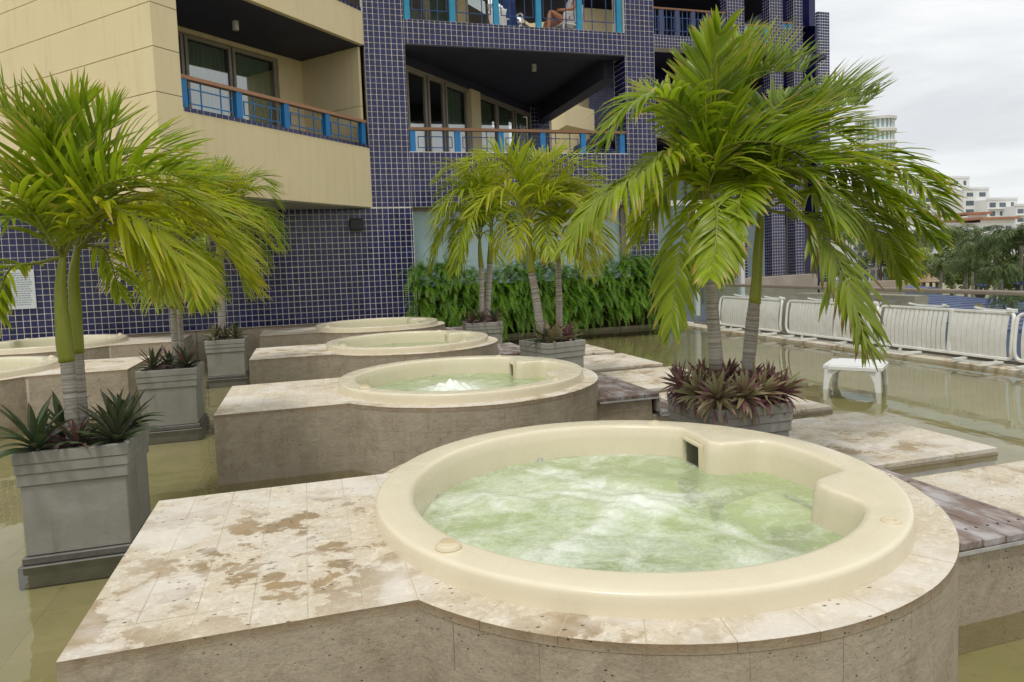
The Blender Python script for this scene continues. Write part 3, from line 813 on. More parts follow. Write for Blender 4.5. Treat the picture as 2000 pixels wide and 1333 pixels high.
for t in tiles:
    if cnt < 300 and (t[1]-t[0]) > .09 and (t[3]-t[2]) > .09:
        o = link('tile', me_, wall_o, ((t[0]+t[1])/2, YF, (t[2]+t[3])/2)); cnt += 1; o.rotation_euler = (rnd.uniform(-.012, .012), 0, rnd.uniform(-.012, .012))
    else:
        k = len(rest.v); rest.box(t[0], t[1], YF-.006, YF+.002, t[2], t[3])
        for q in (0, 1, 4, 5): v = rest.v[k+q]; rest.v[k+q] = (v[0], v[1]+rnd.uniform(-.0011, .0011), v[2])
# reveal of the right hand pillar inside the balcony, tiled too
for j in range(5):
    for k in range(19):
        rest.box(XO1-.006, XO1+.002, YF+.01+j*TP, YF+.01+j*TP+TP-.012, 3.93+k*TP, 3.93+k*TP+TP-.012)
for i in range(5):                                # tiled return at the back of the balcony
    for k in range(20): rest.box(6.62+i*TP, 6.62+(i+1)*TP-.012, 19.44, 19.452, 3.93+k*TP, 3.93+(k+1)*TP-.012)
tf = rest.build('tile_field', MT['tile'], wall_o); tag(tf, kind='stuff')
# the lower frosted window between the pillars
m = MB(); m.box(XO0+.05, XO1-.12, YF+.27, YF+.30, .3, 2.72); hb(m, 'frosted_pane', MT['frosted'])
m = MB()
m.box(XO0, XO1, YF+.22, YF+.33, 2.725, 2.80); m.box(XO1-.115, XO1-.001, YF+.18, YF+.34, .3, 2.724)
for x in (3.05, 4.62, 5.9): m.box(x, x+.05, YF+.245, YF+.268, .3, 2.724)
hb(m, 'window_frame', MT['alu'])
# --- middle balcony: slanting glass doors, dark soffit, open side towards the wing
u45 = np.array([.70711, .70711, 0]); n45 = np.array([.70711, -.70711, 0])
D0 = np.array([2.409, 15.395, 0])
m = MB(); m.prism([(1.0, YF+.46), (XO1+.2, YF+.46), (7.3, 19.45), (6.9, 19.9), (1.0, 14.0+.66)], 3.72, 3.90); hb(m, 'balcony_floor', MT['soffit_grey'])
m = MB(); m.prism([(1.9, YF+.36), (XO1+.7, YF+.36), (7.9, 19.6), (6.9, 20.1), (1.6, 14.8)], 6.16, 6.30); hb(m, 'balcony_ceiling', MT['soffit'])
m = MB(); m.box(XO0, XO1, YF+.005, YF+.36, 6.052, 6.078); m.box(XO1-.25, XO1+.12, YF+.61, 19.4, 5.72, 6.155)
m.obox(D0-u45*1.2+n45*.10+np.array([0, 0, 5.96]), u45, -n45, (0, 0, 1), 7.4, .25, .195); hb(m, 'soffit_beam', MT['soffit'])
m = MB(); m.box(6.6, 7.25, 19.452, 19.75, 3.9, 6.16); hb(m, 'balcony_back_wall', MT['grout'])
def s_of(px, py, d0=D0, u=u45): q = onp(px, py, d0, u); return (q[:2]-d0[:2]) @ u[:2]
def glass_door(s0, s1, z0, z1, d0, u, n, kind, name_mat='alu_pale'):
    """one framed leaf with a pane, its curtain and a white sheet painting in reflected sky"""
    m = MB(); w = .055; o = d0+u*s0+np.array([0, 0, z0]); L = s1-s0; Hh = z1-z0
    Z = (0, 0, 1)
    m.obox(o, u, Z, n, w, Hh, .06); m.obox(o+u*(L-w), u, Z, n, w, Hh, .06)
    m.obox(o+u*w+np.array([0, 0, Hh-w]), u, Z, n, L-2*w, w, .055); m.obox(o+u*w, u, Z, n, L-2*w, w, .055)
    f = hb(m, 'glass_door', MT[name_mat])
    p = MB(); p.obox(o+u*w+n*.02+np.array([0, 0, w]), u, Z, n, L-2*w, Hh-2*w, .008); p.build('pane', MT['door_glass'], f)
    if 'c' in kind or 'w' in kind:
        c = MB(); ns = max(12, int(L*40)); base = len(c.v)
        zlow = z0+.85 if 'w' in kind else z0+.02
        for k in range(ns+1):
            s_ = w+(L-2*w)*k/ns; dpt = -.10+.022*math.sin(k*1.55+s0*7)+.012*math.sin(k*.7)
            for zz in (zlow if 'c' in kind else z0+.02, z1-.05): c.v.append(tuple(o*np.array([1, 1, 0])+u*s_+n*dpt+np.array([0, 0, zz])))
        for k in range(ns): a = base+2*k; c.face((a, a+2, a+3, a+1))
        if 'c' in kind: c.build('curtain', MT['curtain'], f, True)
    if 'w' in kind:  # pale sheet behind the lower pane: sky reflection put in as white colour
        c = MB(); ns = max(12, int(L*40))
        for k in range(ns+1):
            s_ = w+(L-2*w)*k/ns; dpt = -.06+.006*math.sin(k*1.2)
            for zz in (z0+.02, z0+.88): c.v.append(tuple(o*np.array([1, 1, 0])+u*s_+n*dpt+np.array([0, 0, zz])))
        for k in range(ns): a = 2*k; c.face((a, a+2, a+3, a+1))
        c.build('sky_reflection_sheet', MT['cloth_sky'], f, True)
    return f
ZD0, ZD1 = 3.91, 5.90
cuts = [(792, 829, 'w'), (833, 864, ''), (867, 908, 'cw'), (931, 966, 'cw'), (967, 999, 'cw'), (1002, 1034, 'c')]
for a, c, kd in cuts: glass_door(s_of(a, 190), s_of(c, 190), ZD0, ZD1, D0, u45, n45, kd)
m = MB(); sa, sb = s_of(911, 190), s_of(929, 190)
m.obox(D0+u45*sa+np.array([0, 0, 3.9]), u45, (0, 0, 1), n45, sb-sa, 2.06, .14); hb(m, 'cream_column', MT['cream'])
m = MB(); m.obox(D0-u45*1.3+np.array([0, 0, 5.902]), u45, (0, 0, 1), n45, 7.3, .055, .07); hb(m, 'door_head', MT['alu_pale'])
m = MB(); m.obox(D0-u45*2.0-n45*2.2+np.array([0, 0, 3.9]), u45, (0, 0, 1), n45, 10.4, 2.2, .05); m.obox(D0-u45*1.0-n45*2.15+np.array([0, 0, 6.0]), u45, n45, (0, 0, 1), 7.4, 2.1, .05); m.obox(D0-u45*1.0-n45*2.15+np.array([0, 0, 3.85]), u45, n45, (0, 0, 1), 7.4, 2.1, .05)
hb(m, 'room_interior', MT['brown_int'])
# ceiling lamps of the balconies
def cyl_lamp(c, z): 
    m = MB(); m.lathe([(.0, -.15), (.05, -.15), (.055, -.14), (.055, 0)], (c[0], c[1], z), 18); return hb(m, 'ceiling_lamp', MT['lampw'], False)
q = onz(1043, 130, 6.12); cyl_lamp(q, 6.16)
# --- balcony railings
def lattice(o, u, L, Hh, mat, t=.016, sq=False):
    """panel between two posts: two uprights, a set-in frame"""
    m = MB(); n = np.array([u[1], -u[0], 0]); Z = np.array([0, 0, 1.])
    def bar(s0, z0, s1, z1):
        if abs(s1-s0) < 1e-6: m.obox(o+u*(s0-t/2)+Z*z0-n*t/2, u, Z, n, t, z1-z0, t)
        else: m.obox(o+u*s0+Z*(z0-t/2)-n*(t/2+.001), u, Z, n, s1-s0, t, t+.002)
    a, c = .30*L, .70*L
    bar(a, 0, a, Hh); bar(c, 0, c, Hh)
    z1, z2 = .22*Hh, .72*Hh; e = .07*L
    bar(e, z1, L-e, z1); bar(e, z2, L-e, z2); bar(e, z1, e, z2); bar(L-e, z1, L-e, z2)
    return m
def railing(P, Q, z0, Hh, nbay, postmat, latmat, wood_=True, pw=.115, parent_hotel=True):
    P, Q = np.array([*P, 0.]), np.array([*Q, 0.]); L = np.linalg.norm(Q-P); u = (Q-P)/L; n = np.array([u[1], -u[0], 0]); Z = np.array([0, 0, 1.])
    m = MB(); m.obox(P+Z*(z0+Hh-.055)-n*.06-u*.02, u, n, Z, L+.04, .12, .055)
    bmr = m.build('handrail', MT['rail_wood'] if wood_ else MT[postmat]); hp(bmr)
    for i in range(nbay+1):
        c = P+u*(pw/2+(L-pw)*i/nbay); m = MB(); m.obox(c-u*pw/2-n*.045+Z*z0, u, Z, n, pw, Hh-.056, .09)
        po = m.build('post', MT[postmat], bmr)
        if i < nbay:
            bl = (L-pw)/nbay-pw
            lattice(c+u*pw/2+Z*z0, u, bl, Hh-.056, latmat).build('lattice_panel', MT[latmat], bmr)
    return bmr
railing((XO0+.03, YF+.10), (XO1-.03, YF+.10), 3.922, .50, 5, 'blue', 'dblue')
railing((XO0+.03, YF+.10), (XO1-.03, YF+.10), 6.562, 1.1, 5, 'teal', 'dblue')
railing((7.02, 15.0), (7.02, 19.2), 3.905, .55, 4, 'slate', 'dblue')
# --- upper balcony: floor, back wall
m = MB(); m.prism([(1.9, YF+.36), (XO1+.7, YF+.36), (7.9, 19.6), (6.9, 20.1), (1.6, 14.8)], 6.31, 6.46); hb(m, 'upper_floor', MT['soffit_grey'])
for a, c, kd in ((792, 829, 'w'), (833, 880, 'c'), (905, 950, 'w'), (960, 1010, 'cw'), (1015, 1060, '')):
    glass_door(s_of(a, 20), s_of(c, 20), 6.47, 8.5, D0, u45, n45, kd)
m = MB(); m.obox(D0+u45*s_of(884, 20)+np.array([0, 0, 6.47]), u45, (0, 0, 1), n45, .5, 2.1, .14); hb(m, 'cream_pier', MT['cream']); m = MB(); m.obox(D0+u45*s_of(1062, 20)+np.array([0, 0, 6.47]), u45, (0, 0, 1), n45, .9, 2.1, .14); hb(m, 'cream_pier', MT['cream'])
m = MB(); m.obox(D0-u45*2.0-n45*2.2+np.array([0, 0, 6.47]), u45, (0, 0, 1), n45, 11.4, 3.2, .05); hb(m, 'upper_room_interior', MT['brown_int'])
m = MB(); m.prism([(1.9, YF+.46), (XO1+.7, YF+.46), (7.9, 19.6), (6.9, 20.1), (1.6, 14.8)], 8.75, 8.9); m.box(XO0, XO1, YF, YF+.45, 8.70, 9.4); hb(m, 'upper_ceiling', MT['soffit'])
# --- cream block standing out at 45 degrees, with its own balcony
A = np.array([1.385, YF-.002, 0]); C = onp(298, 89, A, u45); C = np.array([C[0], C[1], 0]); LR = (A-C)[:2] @ u45[:2]
ul = np.array([-.70711, .70711, 0]); nl = np.array([-.70711, -.70711, 0]); LL = (YF-C[1])/.70711
JO = .012; zj = [2.79, 4.183, 4.815, 5.425, 6.035, 6.645, 7.255, 9.4]
Z = np.array([0, 0, 1.])
OPS = (np.array(onp(345, 30, A, u45))[:2]-C[:2]) @ u45[:2]           # start of the balcony opening along the right face
back = MB()
back.obox(C+ul*.05-nl*.03+u45*.05+Z*2.80, ul, -nl, Z, LL-.06, .20, 6.6)
back.obox(C+u45*.05-n45*.035+Z*2.80, u45, -n45, Z, OPS-.08, .16, 6.6)
hb(back, 'block_core', MT['soffit_grey'])
def tri(z0, z1, m, ins=0.0): m.prism([tuple((C+(u45+ul)*ins)[:2]), (A[0]-ins*1.5, YF), (C[0]-(YF-C[1])+ins*1.5, YF)], z0, z1)
m = MB(); tri(2.775, 2.83, m, .03); hb(m, 'block_underside', MT['soffit_grey'])
for k in range(len(zj)-1):
    m = MB(); m.obox(C+Z*(zj[k]+JO/2), ul, -nl, Z, LL, .05, zj[k+1]-zj[k]-JO); hb(m, 'wall_panel', MT['cream'])
    if k > 0: m = MB(); m.obox(C+Z*(zj[k]+JO/2)+u45*.0503, u45, -n45, Z, OPS-.0503, .05, zj[k+1]-zj[k]-JO); hb(m, 'wall_panel', MT['cream'])
ZPAR = 3.975
m = MB(); m.obox(C+Z*(ZPAR+.001)+u45*.0503, u45, -n45, Z, OPS-.0503, .05, zj[1]-JO/2-ZPAR-.001); hb(m, 'wall_panel', MT['cream'])
m = MB(); m.obox(C+Z*2.797+u45*.0503, u45, -n45, Z, LR-.0503, .22, ZPAR-2.795); hb(m, 'parapet', MT['cream'])
m = MB(); m.obox(C+Z*6.0+u45*OPS, u45, -n45, Z, LR-OPS-.01, .26, .64); hb(m, 'upper_parapet', MT['cream'])
def sill(z, s0):
    g = MB(); g.obox(C+Z*z+u45*s0+n45*.002, u45, -n45, Z, LR-s0-.012, .225, .062); g_ = hb(g, 'sill_bed', MT['grout'])
    n_ = int((LR-s0)/TP)
    for i in range(n_):
        t_ = MB(); t_.obox(C+Z*(z+.004)+u45*(s0+i*TP+.006)+n45*.008, u45, -n45, Z, TP-.012, .225, .062); t_.build('sill_tile', MT['tile'], g_)
sill(ZPAR, OPS+.01); sill(6.64, 2.2)
# block balcony interior
DB0 = np.array([-1.94, 13.73, 0]); ub = np.array([.751, .660, 0]); ub /= np.linalg.norm(ub); nb = np.array([ub[1], -ub[0], 0])
K = np.array([.145, 15.56, 0])
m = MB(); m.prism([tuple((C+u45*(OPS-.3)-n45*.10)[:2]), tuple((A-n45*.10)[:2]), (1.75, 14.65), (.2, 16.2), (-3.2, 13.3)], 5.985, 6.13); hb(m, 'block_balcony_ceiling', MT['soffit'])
m = MB(); m.prism([tuple((C+u45*(OPS-.3)-n45*.12)[:2]), tuple((A-n45*.12)[:2]), (1.75, 14.65), (.2, 16.2), (-3.2, 13.3)], 3.7, 3.9); hb(m, 'block_balcony_floor', MT['soffit_grey'])
def sb_of(px, py): return s_of(px, py, DB0, ub)
kK = (K-DB0)[:2] @ ub[:2]
for z0, z1 in ((3.9, 4.815), (4.825, 5.98)):
    m = MB(); m.obox(DB0+ub*sb_of(536, 130)+Z*z0, ub, Z, nb, kK-sb_of(536, 130)+.05, z1-z0, .12); hb(m, 'wall_panel', MT['cream'])
    m = MB(); dv = (A-K); dl = np.linalg.norm(dv); dv = dv/dl; m.obox(K+Z*z0, dv, Z, np.array([dv[1], -dv[0], 0]), dl-.12, z1-z0, .06); hb(m, 'wall_panel', MT['cream'])
m = MB(); m.obox(DB0-ub*1.2+Z*5.90, ub, Z, nb, sb_of(536, 130)+1.2, .08, .12); hb(m, 'door_head', MT['cream'])
for a, c, kd in ((300, 357, ''), (360, 449, 'c'), (452, 535, 'c')): glass_door(sb_of(a, 130), sb_of(c, 130), 3.91, 5.89, DB0, ub, nb, kd, 'alu_pale')
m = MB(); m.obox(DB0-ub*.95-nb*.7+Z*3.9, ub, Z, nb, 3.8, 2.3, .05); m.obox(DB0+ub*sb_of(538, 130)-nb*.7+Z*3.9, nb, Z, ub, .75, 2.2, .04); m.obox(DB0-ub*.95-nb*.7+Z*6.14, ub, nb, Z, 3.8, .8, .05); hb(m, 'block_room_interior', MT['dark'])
q = onz(460, 52, 5.9); cyl_lamp(q, 5.985)
rp = C+u45*(OPS+.02)-n45*.10; rq = A-u45*.02-n45*.10
railing(tuple(rp[:2]), tuple(rq[:2]), ZPAR+.067, .49, 4, 'blue', 'blue')

# ------------------------------------------------------------------ the wing farther back
YW = 23.0
wing = thing('hotel_wing', 'farther navy tiled wing with open balconies, behind the tall right palm', 'building', (16, YW, 0))
def wp(m, name, mats, parent=None):
    o = m.build(name, mats)
    if parent is None: o.parent = wing; o.matrix_parent_inverse = Matrix.Translation((-16, -YW, 0))
    else: o.parent = parent
    return o
X = lambda px, Y=YW: ony(px, 5, Y)[0]
wr = []       # solid rectangles (x0, x1, z0, z1) at YW
p3 = (X(1420), X(1453)); p4 = (X(1503), X(1528)); p5 = (X(1550), X(1567))
for a in (p3, p4, p5): wr.append((*a, -.4, 16))
for z0, z1 in ((6.07, 6.53), (9.22, 9.68), (12.4, 12.9)): wr.append((11.5, p3[0], z0, z1)); wr.append((p3[1], p4[0], z0, z1)); wr.append((p4[1], p5[0], z0+.25, z1+.55))
m = MB()
for x0, x1, z0, z1 in wr: m.box(x0, x1, YW, YW+.45, z0, z1)
wwall = wp(m, 'tiled_wall', MT['grout'])
m = MB(); tp = .118
for x0, x1, z0, z1 in wr:
    nx = max(1, round((x1-x0)/tp)); nz_ = max(1, round((z1-z0)/tp)); dx = (x1-x0)/nx; dz = (z1-z0)/nz_
    for i in range(nx):
        for k in range(nz_):
            if z0+k*dz > 12.6: continue
            m.box(x0+i*dx+.008, x0+(i+1)*dx-.008, YW-.006, YW+.002, z0+k*dz+.008, z0+(k+1)*dz-.008)
x_ = p3[0]
for a in (p3, p4, p5):
    for k in range(110):
        for j in range(4): m.box(a[0]-.006, a[0]+.002, YW+.01+j*tp, YW+.01+(j+1)*tp-.014, -.3+k*tp, -.3+(k+1)*tp-.014)
tag(wp(m, 'tile_field', MT['tile'], wwall), kind='stuff')
m = MB()
for z in (6.53, 9.68, 12.9): m.box(11, 20.6, YW+.46, YW+6, z-.35, z-.2)
wp(m, 'balcony_soffit', MT['soffit'])
m = MB(); m.box(10.5, 24.3, YW+6, YW+6.2, 3, 16); wp(m, 'recess_wall', MT['soffit'])
m = MB(); m.box(13.5, 15.4, YW+5.6, YW+5.9, 6.6, 8.6); m.box(13.5, 15.2, YW+5.6, YW+5.9, 9.7, 11.9); wp(m, 'rear_windows', MT['cloth_sky'])
def wing_rail(x0, x1, z, h, n, pm, yy=YW+.1):
    m = MB(); m.box(x0, x1, yy-.06, yy+.06, z+h-.06, z+h); r = wp(m, 'handrail', MT['rail_wood'])
    for i in range(n+1):
        c = x0+.09+(x1-x0-.18)*i/n; m = MB(); m.box(c-.085, c+.085, yy-.05, yy+.05, z, z+h-.062); m.build('post', MT[pm], r)
        if i < n: 
            l_ = lattice(np.array([c+.085, yy, z]), np.array([1., 0, 0]), (x1-x0-.18)/n-.17, h-.062, 'dblue', .03); l_.build('lattice_panel', MT['dblue'], r)
wing_rail(11.6, p3[0]-.02, 9.69, 1.0, 6, 'slate'); wing_rail(p3[1]+.02, p4[0]-.02, 9.69, .62, 2, 'teal'); wing_rail(p4[1]+.02, p5[0]-.02, 9.9, .6, 1, 'blue')
wing_rail(p3[1]+.02, p4[0]-.02, 6.54, .62, 2, 'teal'); wing_rail(p4[1]+.02, p5[0]-.02, 7.0, .6, 1, 'blue'); wing_rail(12.4, p3[0]-.02, 6.54, .62, 4, 'blue')
m = MB(); x0 = X(1569, 26); x1 = X(1592, 26)
m.box(x0+.3, x1, 26, 29, 11.55, 16); m.box(x0+.75, x1, 26, 29, -.4, 11.55); m.box(x0+.0, x0+.74, 26.3, 29, 8.7, 9.3); m.box(x0+.0, x0+.74, 26.3, 29, 5.6, 6.2)
fw = wp(m, 'rear_tower', MT['tile'])
m = MB()
for k in range(100):
    for j in range(24): m.box(x0+.744, x0+.752, 26.0+j*.125, 26.0+(j+1)*.125-.014, -.3+k*.125, -.3+(k+1)*.125-.014)
    for i in range(5): m.box(x0+.755+i*.125, x0+.755+(i+1)*.125-.014, 25.994, 26.002, -.3+k*.125, -.3+(k+1)*.125-.014)
tag(wp(m, 'tile_field', MT['tile'], fw), kind='stuff')
# cream balcony parapet of the wing seen through the middle balcony
m = MB(); a = onp(1098, 220, (9.6, 24), (1, 0)); c = onp(1160, 262, (9.6, 24), (1, 0))
m.prism([(a[0], 23.6), (c[0]+.3, 24.6), (c[0]+.3, 25.2), (a[0], 25.2)], 6.5, 7.3); wp(m, 'cream_parapet', MT['cream'])
m = MB(); m.box(9.0, 13.0, 27, 27.3, 3.0, 12); wp(m, 'recess_cream_wall', MT['cream'])
m = MB()
for i in range(30):
    for k in range(45): m.box(11.2+i*tp, 11.2+(i+1)*tp-.014, 25.7, 25.75, 4.2+k*tp, 4.2+(k+1)*tp-.014)
tag(wp(m, 'tiled_recess_field', MT['tile']), kind='stuff')
# glazed ground floor behind the right palms
m = MB(); m.box(8.6, 8.75, 16.5, 16.65, -.1, 4.3); m.box(8.0, 9.5, 17.2, 17.35, 3.0, 3.6); m.box(9.5, 12.2, 17.2, 17.35, 3.0, 3.15); m.box(10.6, 10.72, 17.2, 17.32, -.1, 3.0); m.box(12.08, 12.2, 17.2, 17.35, -.1, 3.0); wp(m, 'white_porch_frame', MT['white'])
m = MB(); m.box(8.76, 12.1, 17.28, 17.29, -.1, 3.0); wp(m, 'porch_pane', MT['glass'])
m = MB(); m.box(11, 20, YW+2.4, YW+2.5, -.4, 5.9); wp(m, 'ground_floor_glazing', MT['frosted'])
m = MB()
for i in range(14): m.box(11+i*.7, 11.06+i*.7, YW+2.28, YW+2.39, -.4, 5.9)
wp(m, 'glazing_mullion', MT['alu'])

# ================================================================== PLANTERS
def planter(cx, cy, rz, label, zr=.62, wd=.56, dp=.56, base=True, style=0):
    t = thing('planter', label, 'planter', (cx, cy, 0), rz, 'square cement planters')
    zb = -.12
    w, d = wd/2, dp/2
    m = MB(); m.box(-w+.022, w-.022, -d+.022, d-.022, zb+(.17 if base else .002), zr-.185, 0, .006); m.build('body', MT['planter'], t)
    m = MB()
    m.box(-w+.010, w-.010, -d+.010, d-.010, zr-.186, zr-.122, 0, .005)
    m.build('rim_band', MT['planter'], t)
    m = MB(); m.box(-w+.004, w-.004, -d+.004, d-.004, zr-.121, zr-.066, 0, .005); m.build('rim_band', MT['planter'], t)
    # top band is hollow: four walls
    tk = .035
    m = MB(); z0, z1 = zr-.065, zr
    m.box(-w, w, -d, -d+tk, z0, z1, 0, .005); m.box(-w, w, d-tk, d, z0, z1, 0, .005); m.box(-w, -w+tk, -d+tk, d-tk, z0, z1, 0, .005); m.box(w-tk, w, -d+tk, d-tk, z0, z1, 0, .005)
    m.build('rim', MT['planter'], t)
    m = MB(); m.box(-w+tk, w-tk, -d+tk, d-tk, zr-.07, zr-.03); m.build('soil', MT['soil'], t)
    if base:
        m = MB(); m.box(-w-.012, w+.012, -d-.012, d+.012, zb+.005, zb+.125, 0, .006); m.box(-w+.006, w-.006, -d+.006, d-.006, zb+.126, zb+.169, 0, .006); m.build('plinth', MT['plinth'], t)
    return t
planter(-1.275, 4.50, 0, 'large grey planter at the left, holding the nearest pair of green-shafted palms', .625)
planter(-1.375, 7.78, 0, 'grey planter on the left, second from the viewer, between the podiums', .62)
planter(-1.19, 11.2, 0, 'stained grey planter at the left rear before the navy wall', .585)
planter(2.74, 4.08, 0, 'grey planter brimming with purple leaves right of the second tub', .565, .56, .66, False)
planter(2.79, 7.72, math.radians(15), 'grey ribbed planter beyond the second tub holding a leaning palm', .62, .56, .60, False)
planter(2.83, 11.25, math.radians(-6), 'grey planter in front of the ferns, rearmost on the right', .60, .62, .56, False)

# ================================================================== PALMS
WIND = np.array([.85, .1, -.05])
def bez(P, n):
    """smooth curve through the control points"""
    P = [np.array(p, float) for p in P]; k = len(P); Q = [2*P[0]-P[1]]+P+[2*P[-1]-P[-2]]
    out = []
    per = max(2, n//(k-1))
    for i in range(1, k):
        a, b_, c, d = Q[i-1], Q[i], Q[i+1], Q[i+2]
        for j in range(per):
            t = j/per; out.append(.5*((2*b_)+(-a+c)*t+(2*a-5*b_+4*c-d)*t*t+(-a+3*b_-3*c+d)*t**3))
    out.append(P[-1]); return out
def frond_mesh(pts, L, rng, wind=.35, droop=.7, lift=.30, width=.030, gap=.028, t0=.16, side_bias=0, segs=5, fold=.22, face_up=None, ragged=0.0):
    m = MB(); C_ = bez(pts, 40); C_ = np.array(C_)
    seg = np.linalg.norm(np.diff(C_, axis=0), axis=1); S = np.concatenate([[0], np.cumsum(seg)]); tot = S[-1]
    m.tube([C_[i] for i in range(0, len(C_), 2)], list(np.interp(np.linspace(0, 1, len(range(0, len(C_), 2))), [0, .15, .5, 1], [.013, .010, .0065, .002])), 6, 1, False)
    ch = C_[-1]-C_[0]; sd_ = np.cross(ch, [0, 0, 1.]); 
    if np.linalg.norm(sd_) < .05: sd_ = np.array([0, 1., 0])
    sd_ /= np.linalg.norm(sd_)
    n = int(tot*(1-t0)/gap)
    for i in range(n):
        t = t0+(1-t0)*(i+rng.uniform(-.3, .3))/n; t = min(max(t, 0), .999); s = t*tot
        p = np.array([np.interp(s, S, C_[:, k]) for k in range(3)]); p2 = np.array([np.interp(min(s+.03, tot), S, C_[:, k]) for k in range(3)]); p1 = np.array([np.interp(max(s-.03, 0), S, C_[:, k]) for k in range(3)])
        T = p2-p1; T /= np.linalg.norm(T)+1e-9
        Sd = sd_-T*(sd_ @ T); Sd /= np.linalg.norm(Sd)+1e-9; Nn = np.cross(Sd, T)
        if Nn[2] < 0 and abs(T[2]) < .95: pass
        tn = (t-t0)/(1-t0)
        prof = np.interp(tn, [0, .12, .35, .65, 1], [.55, .85, 1, .88, .42])
        ang = math.radians(np.interp(tn, [0, .5, 1], [32, 42, 68]))
        for sg in (-1, 1):
            if rng.random() < .04: continue
            lf = lift+rng.uniform(-.15, .15)
            d = math.cos(ang)*sg*Sd+math.sin(ang)*T+Nn*lf+np.array([rng.uniform(-.16, .16) for _ in range(3)])
            d = d/np.linalg.norm(d); l = L*prof*rng.uniform(.86, 1.10); st = l/segs
            wdt = width*rng.uniform(.8, 1.15)*(.75+.25*prof); q = p.copy(); base = len(m.v); u_ = rng.random()
            dr = droop*rng.uniform(.55, 1.5); tw = rng.uniform(-.5, .5); kink = rng.random() < ragged
            for k in range(segs+1):
                f_ = k/segs
                ww = wdt*np.interp(f_, [0, .12, .4, .75, 1], [.25, .8, 1, .72, .06])
                wn = np.cross(d, Nn+d*.01); wl = np.linalg.norm(wn); wn = wn/wl if wl > 1e-4 else Sd
                bn = np.cross(wn, d); a_ = tw*f_; wv = wn*math.cos(a_)+bn*math.sin(a_); bv = np.cross(wv, d)
                m.v += [tuple(q-wv*ww*.5), tuple(q-bv*ww*fold*(-1)), tuple(q+wv*ww*.5)]
                d = d+np.array([0, 0, -1.])*dr*st*(1.6+2.2*f_)+WIND*wind*st*(1.2+1.0*f_)
                if kink and k == segs-2: d = d+np.array([rng.uniform(-.3, .3), rng.uniform(-.3, .3), -1.0])
                d /= np.linalg.norm(d); q = q+d*st
            for k in range(segs):
                a = base+3*k; v0, v1 = k/segs, (k+1)/segs
                m.face((a, a+1, a+4, a+3), 0, [(u_, v0), (u_, v0), (u_, v1), (u_, v1)]); m.face((a+1, a+2, a+5, a+4), 0, [(u_, v0), (u_, v0), (u_, v1), (u_, v1)])
    return m
def palm(label, Y, trunk, shaft, fronds, seed, L=.42, wind=.35, mats='leaf', width=.030, gap=.026, group='potted palms', extra=.25):
    """trunk, shaft: (px, py, width px) along the sight plane y = Y; fronds: control points in that survey plus a depth offset"""
    rng = random.Random(seed)
    P = [ony(x, y, Y) for x, y, w_ in trunk]; dep = lambda p: float((RM @ (p-E0))[2])
    root = thing('palm_tree', label, 'palm tree', tuple(P[0]), 0, group)
    def put(m, nm, mm, sm=True):
        o = m.build(nm, mm, None, sm); o.parent = root; o.matrix_parent_inverse = Matrix.Translation(-Vector(P[0])); return o
    rad = [w_/2*dep(p)/F for (x, y, w_), p in zip(trunk, P)]
    C_ = bez(P, 60); rr = np.interp(np.linspace(0, 1, len(C_)), np.linspace(0, 1, len(rad)), rad)
    ln = sum(np.linalg.norm(C_[i+1]-C_[i]) for i in range(len(C_)-1))
    pts, rs = [], []; s = 0; nxt = 0; nn = max(24, int(ln/.012))
    for i in range(nn+1):
        f_ = i/nn*(len(C_)-1); a = int(min(f_, len(C_)-2)); p = C_[a]+(C_[a+1]-C_[a])*(f_-a); r = rr[a]+(rr[a+1]-rr[a])*(f_-a)
        g = 1.0-.055*(1 if (i % 4) == 0 else 0)+rng.uniform(-.012, .012); pts.append(p); rs.append(r*g)
    pts[0] = pts[0]-np.array([0, 0, .09])
    m = MB(); m.tube(pts, rs, 16, 0, True, True); put(m, 'trunk', MT['trunk'])
    Ps = [ony(x, y, Y) for x, y, w_ in shaft]; rs = [w_/2*dep(p)/F for (x, y, w_), p in zip(shaft, Ps)]
    C_ = bez(Ps, 24); m = MB(); m.tube(C_, list(np.interp(np.linspace(0, 1, len(C_)), np.linspace(0, 1, len(rs)), rs)), 16); put(m, 'crownshaft', MT['shaft'])
    top = Ps[-1]; fx = []
    for fr in fronds:
        if rng.random() < extra:
            j = 4.2/Y; off = (rng.uniform(-32, 32)*j, rng.uniform(-24, 30)*j)
            fx.append(([(x+off[0]*(i+1)/len(fr[0]), y+off[1]*(i+1)/len(fr[0])) for i, (x, y) in enumerate(fr[0])], fr[1]+rng.choice((-1, 1))*rng.uniform(.15, .45), *fr[2:]))
    for fr in list(fronds)+fx:
        kw = dict(fr[2]) if len(fr) > 2 else {}
        mt = kw.pop('mat', mats); ctrl, dy = fr[0], fr[1]
        n_ = len(ctrl); pp = [Ps[-1] if len(Ps) else top]
        pp = [Ps[max(0, len(Ps)-2)]*.4+Ps[-1]*.6]
        for i, (x, y) in enumerate(ctrl): pp.append(ony(x, y, Y+dy*((i+1)/n_)**1.0))
        kk = dict(wind=wind, width=width, gap=gap); kk.update(kw); LL_ = kk.pop('L', L)
        fm = frond_mesh(pp, LL_*1.12, rng, **kk); put(fm, 'frond', [MT[mt], MT['rachis']])
    return root
B = dict
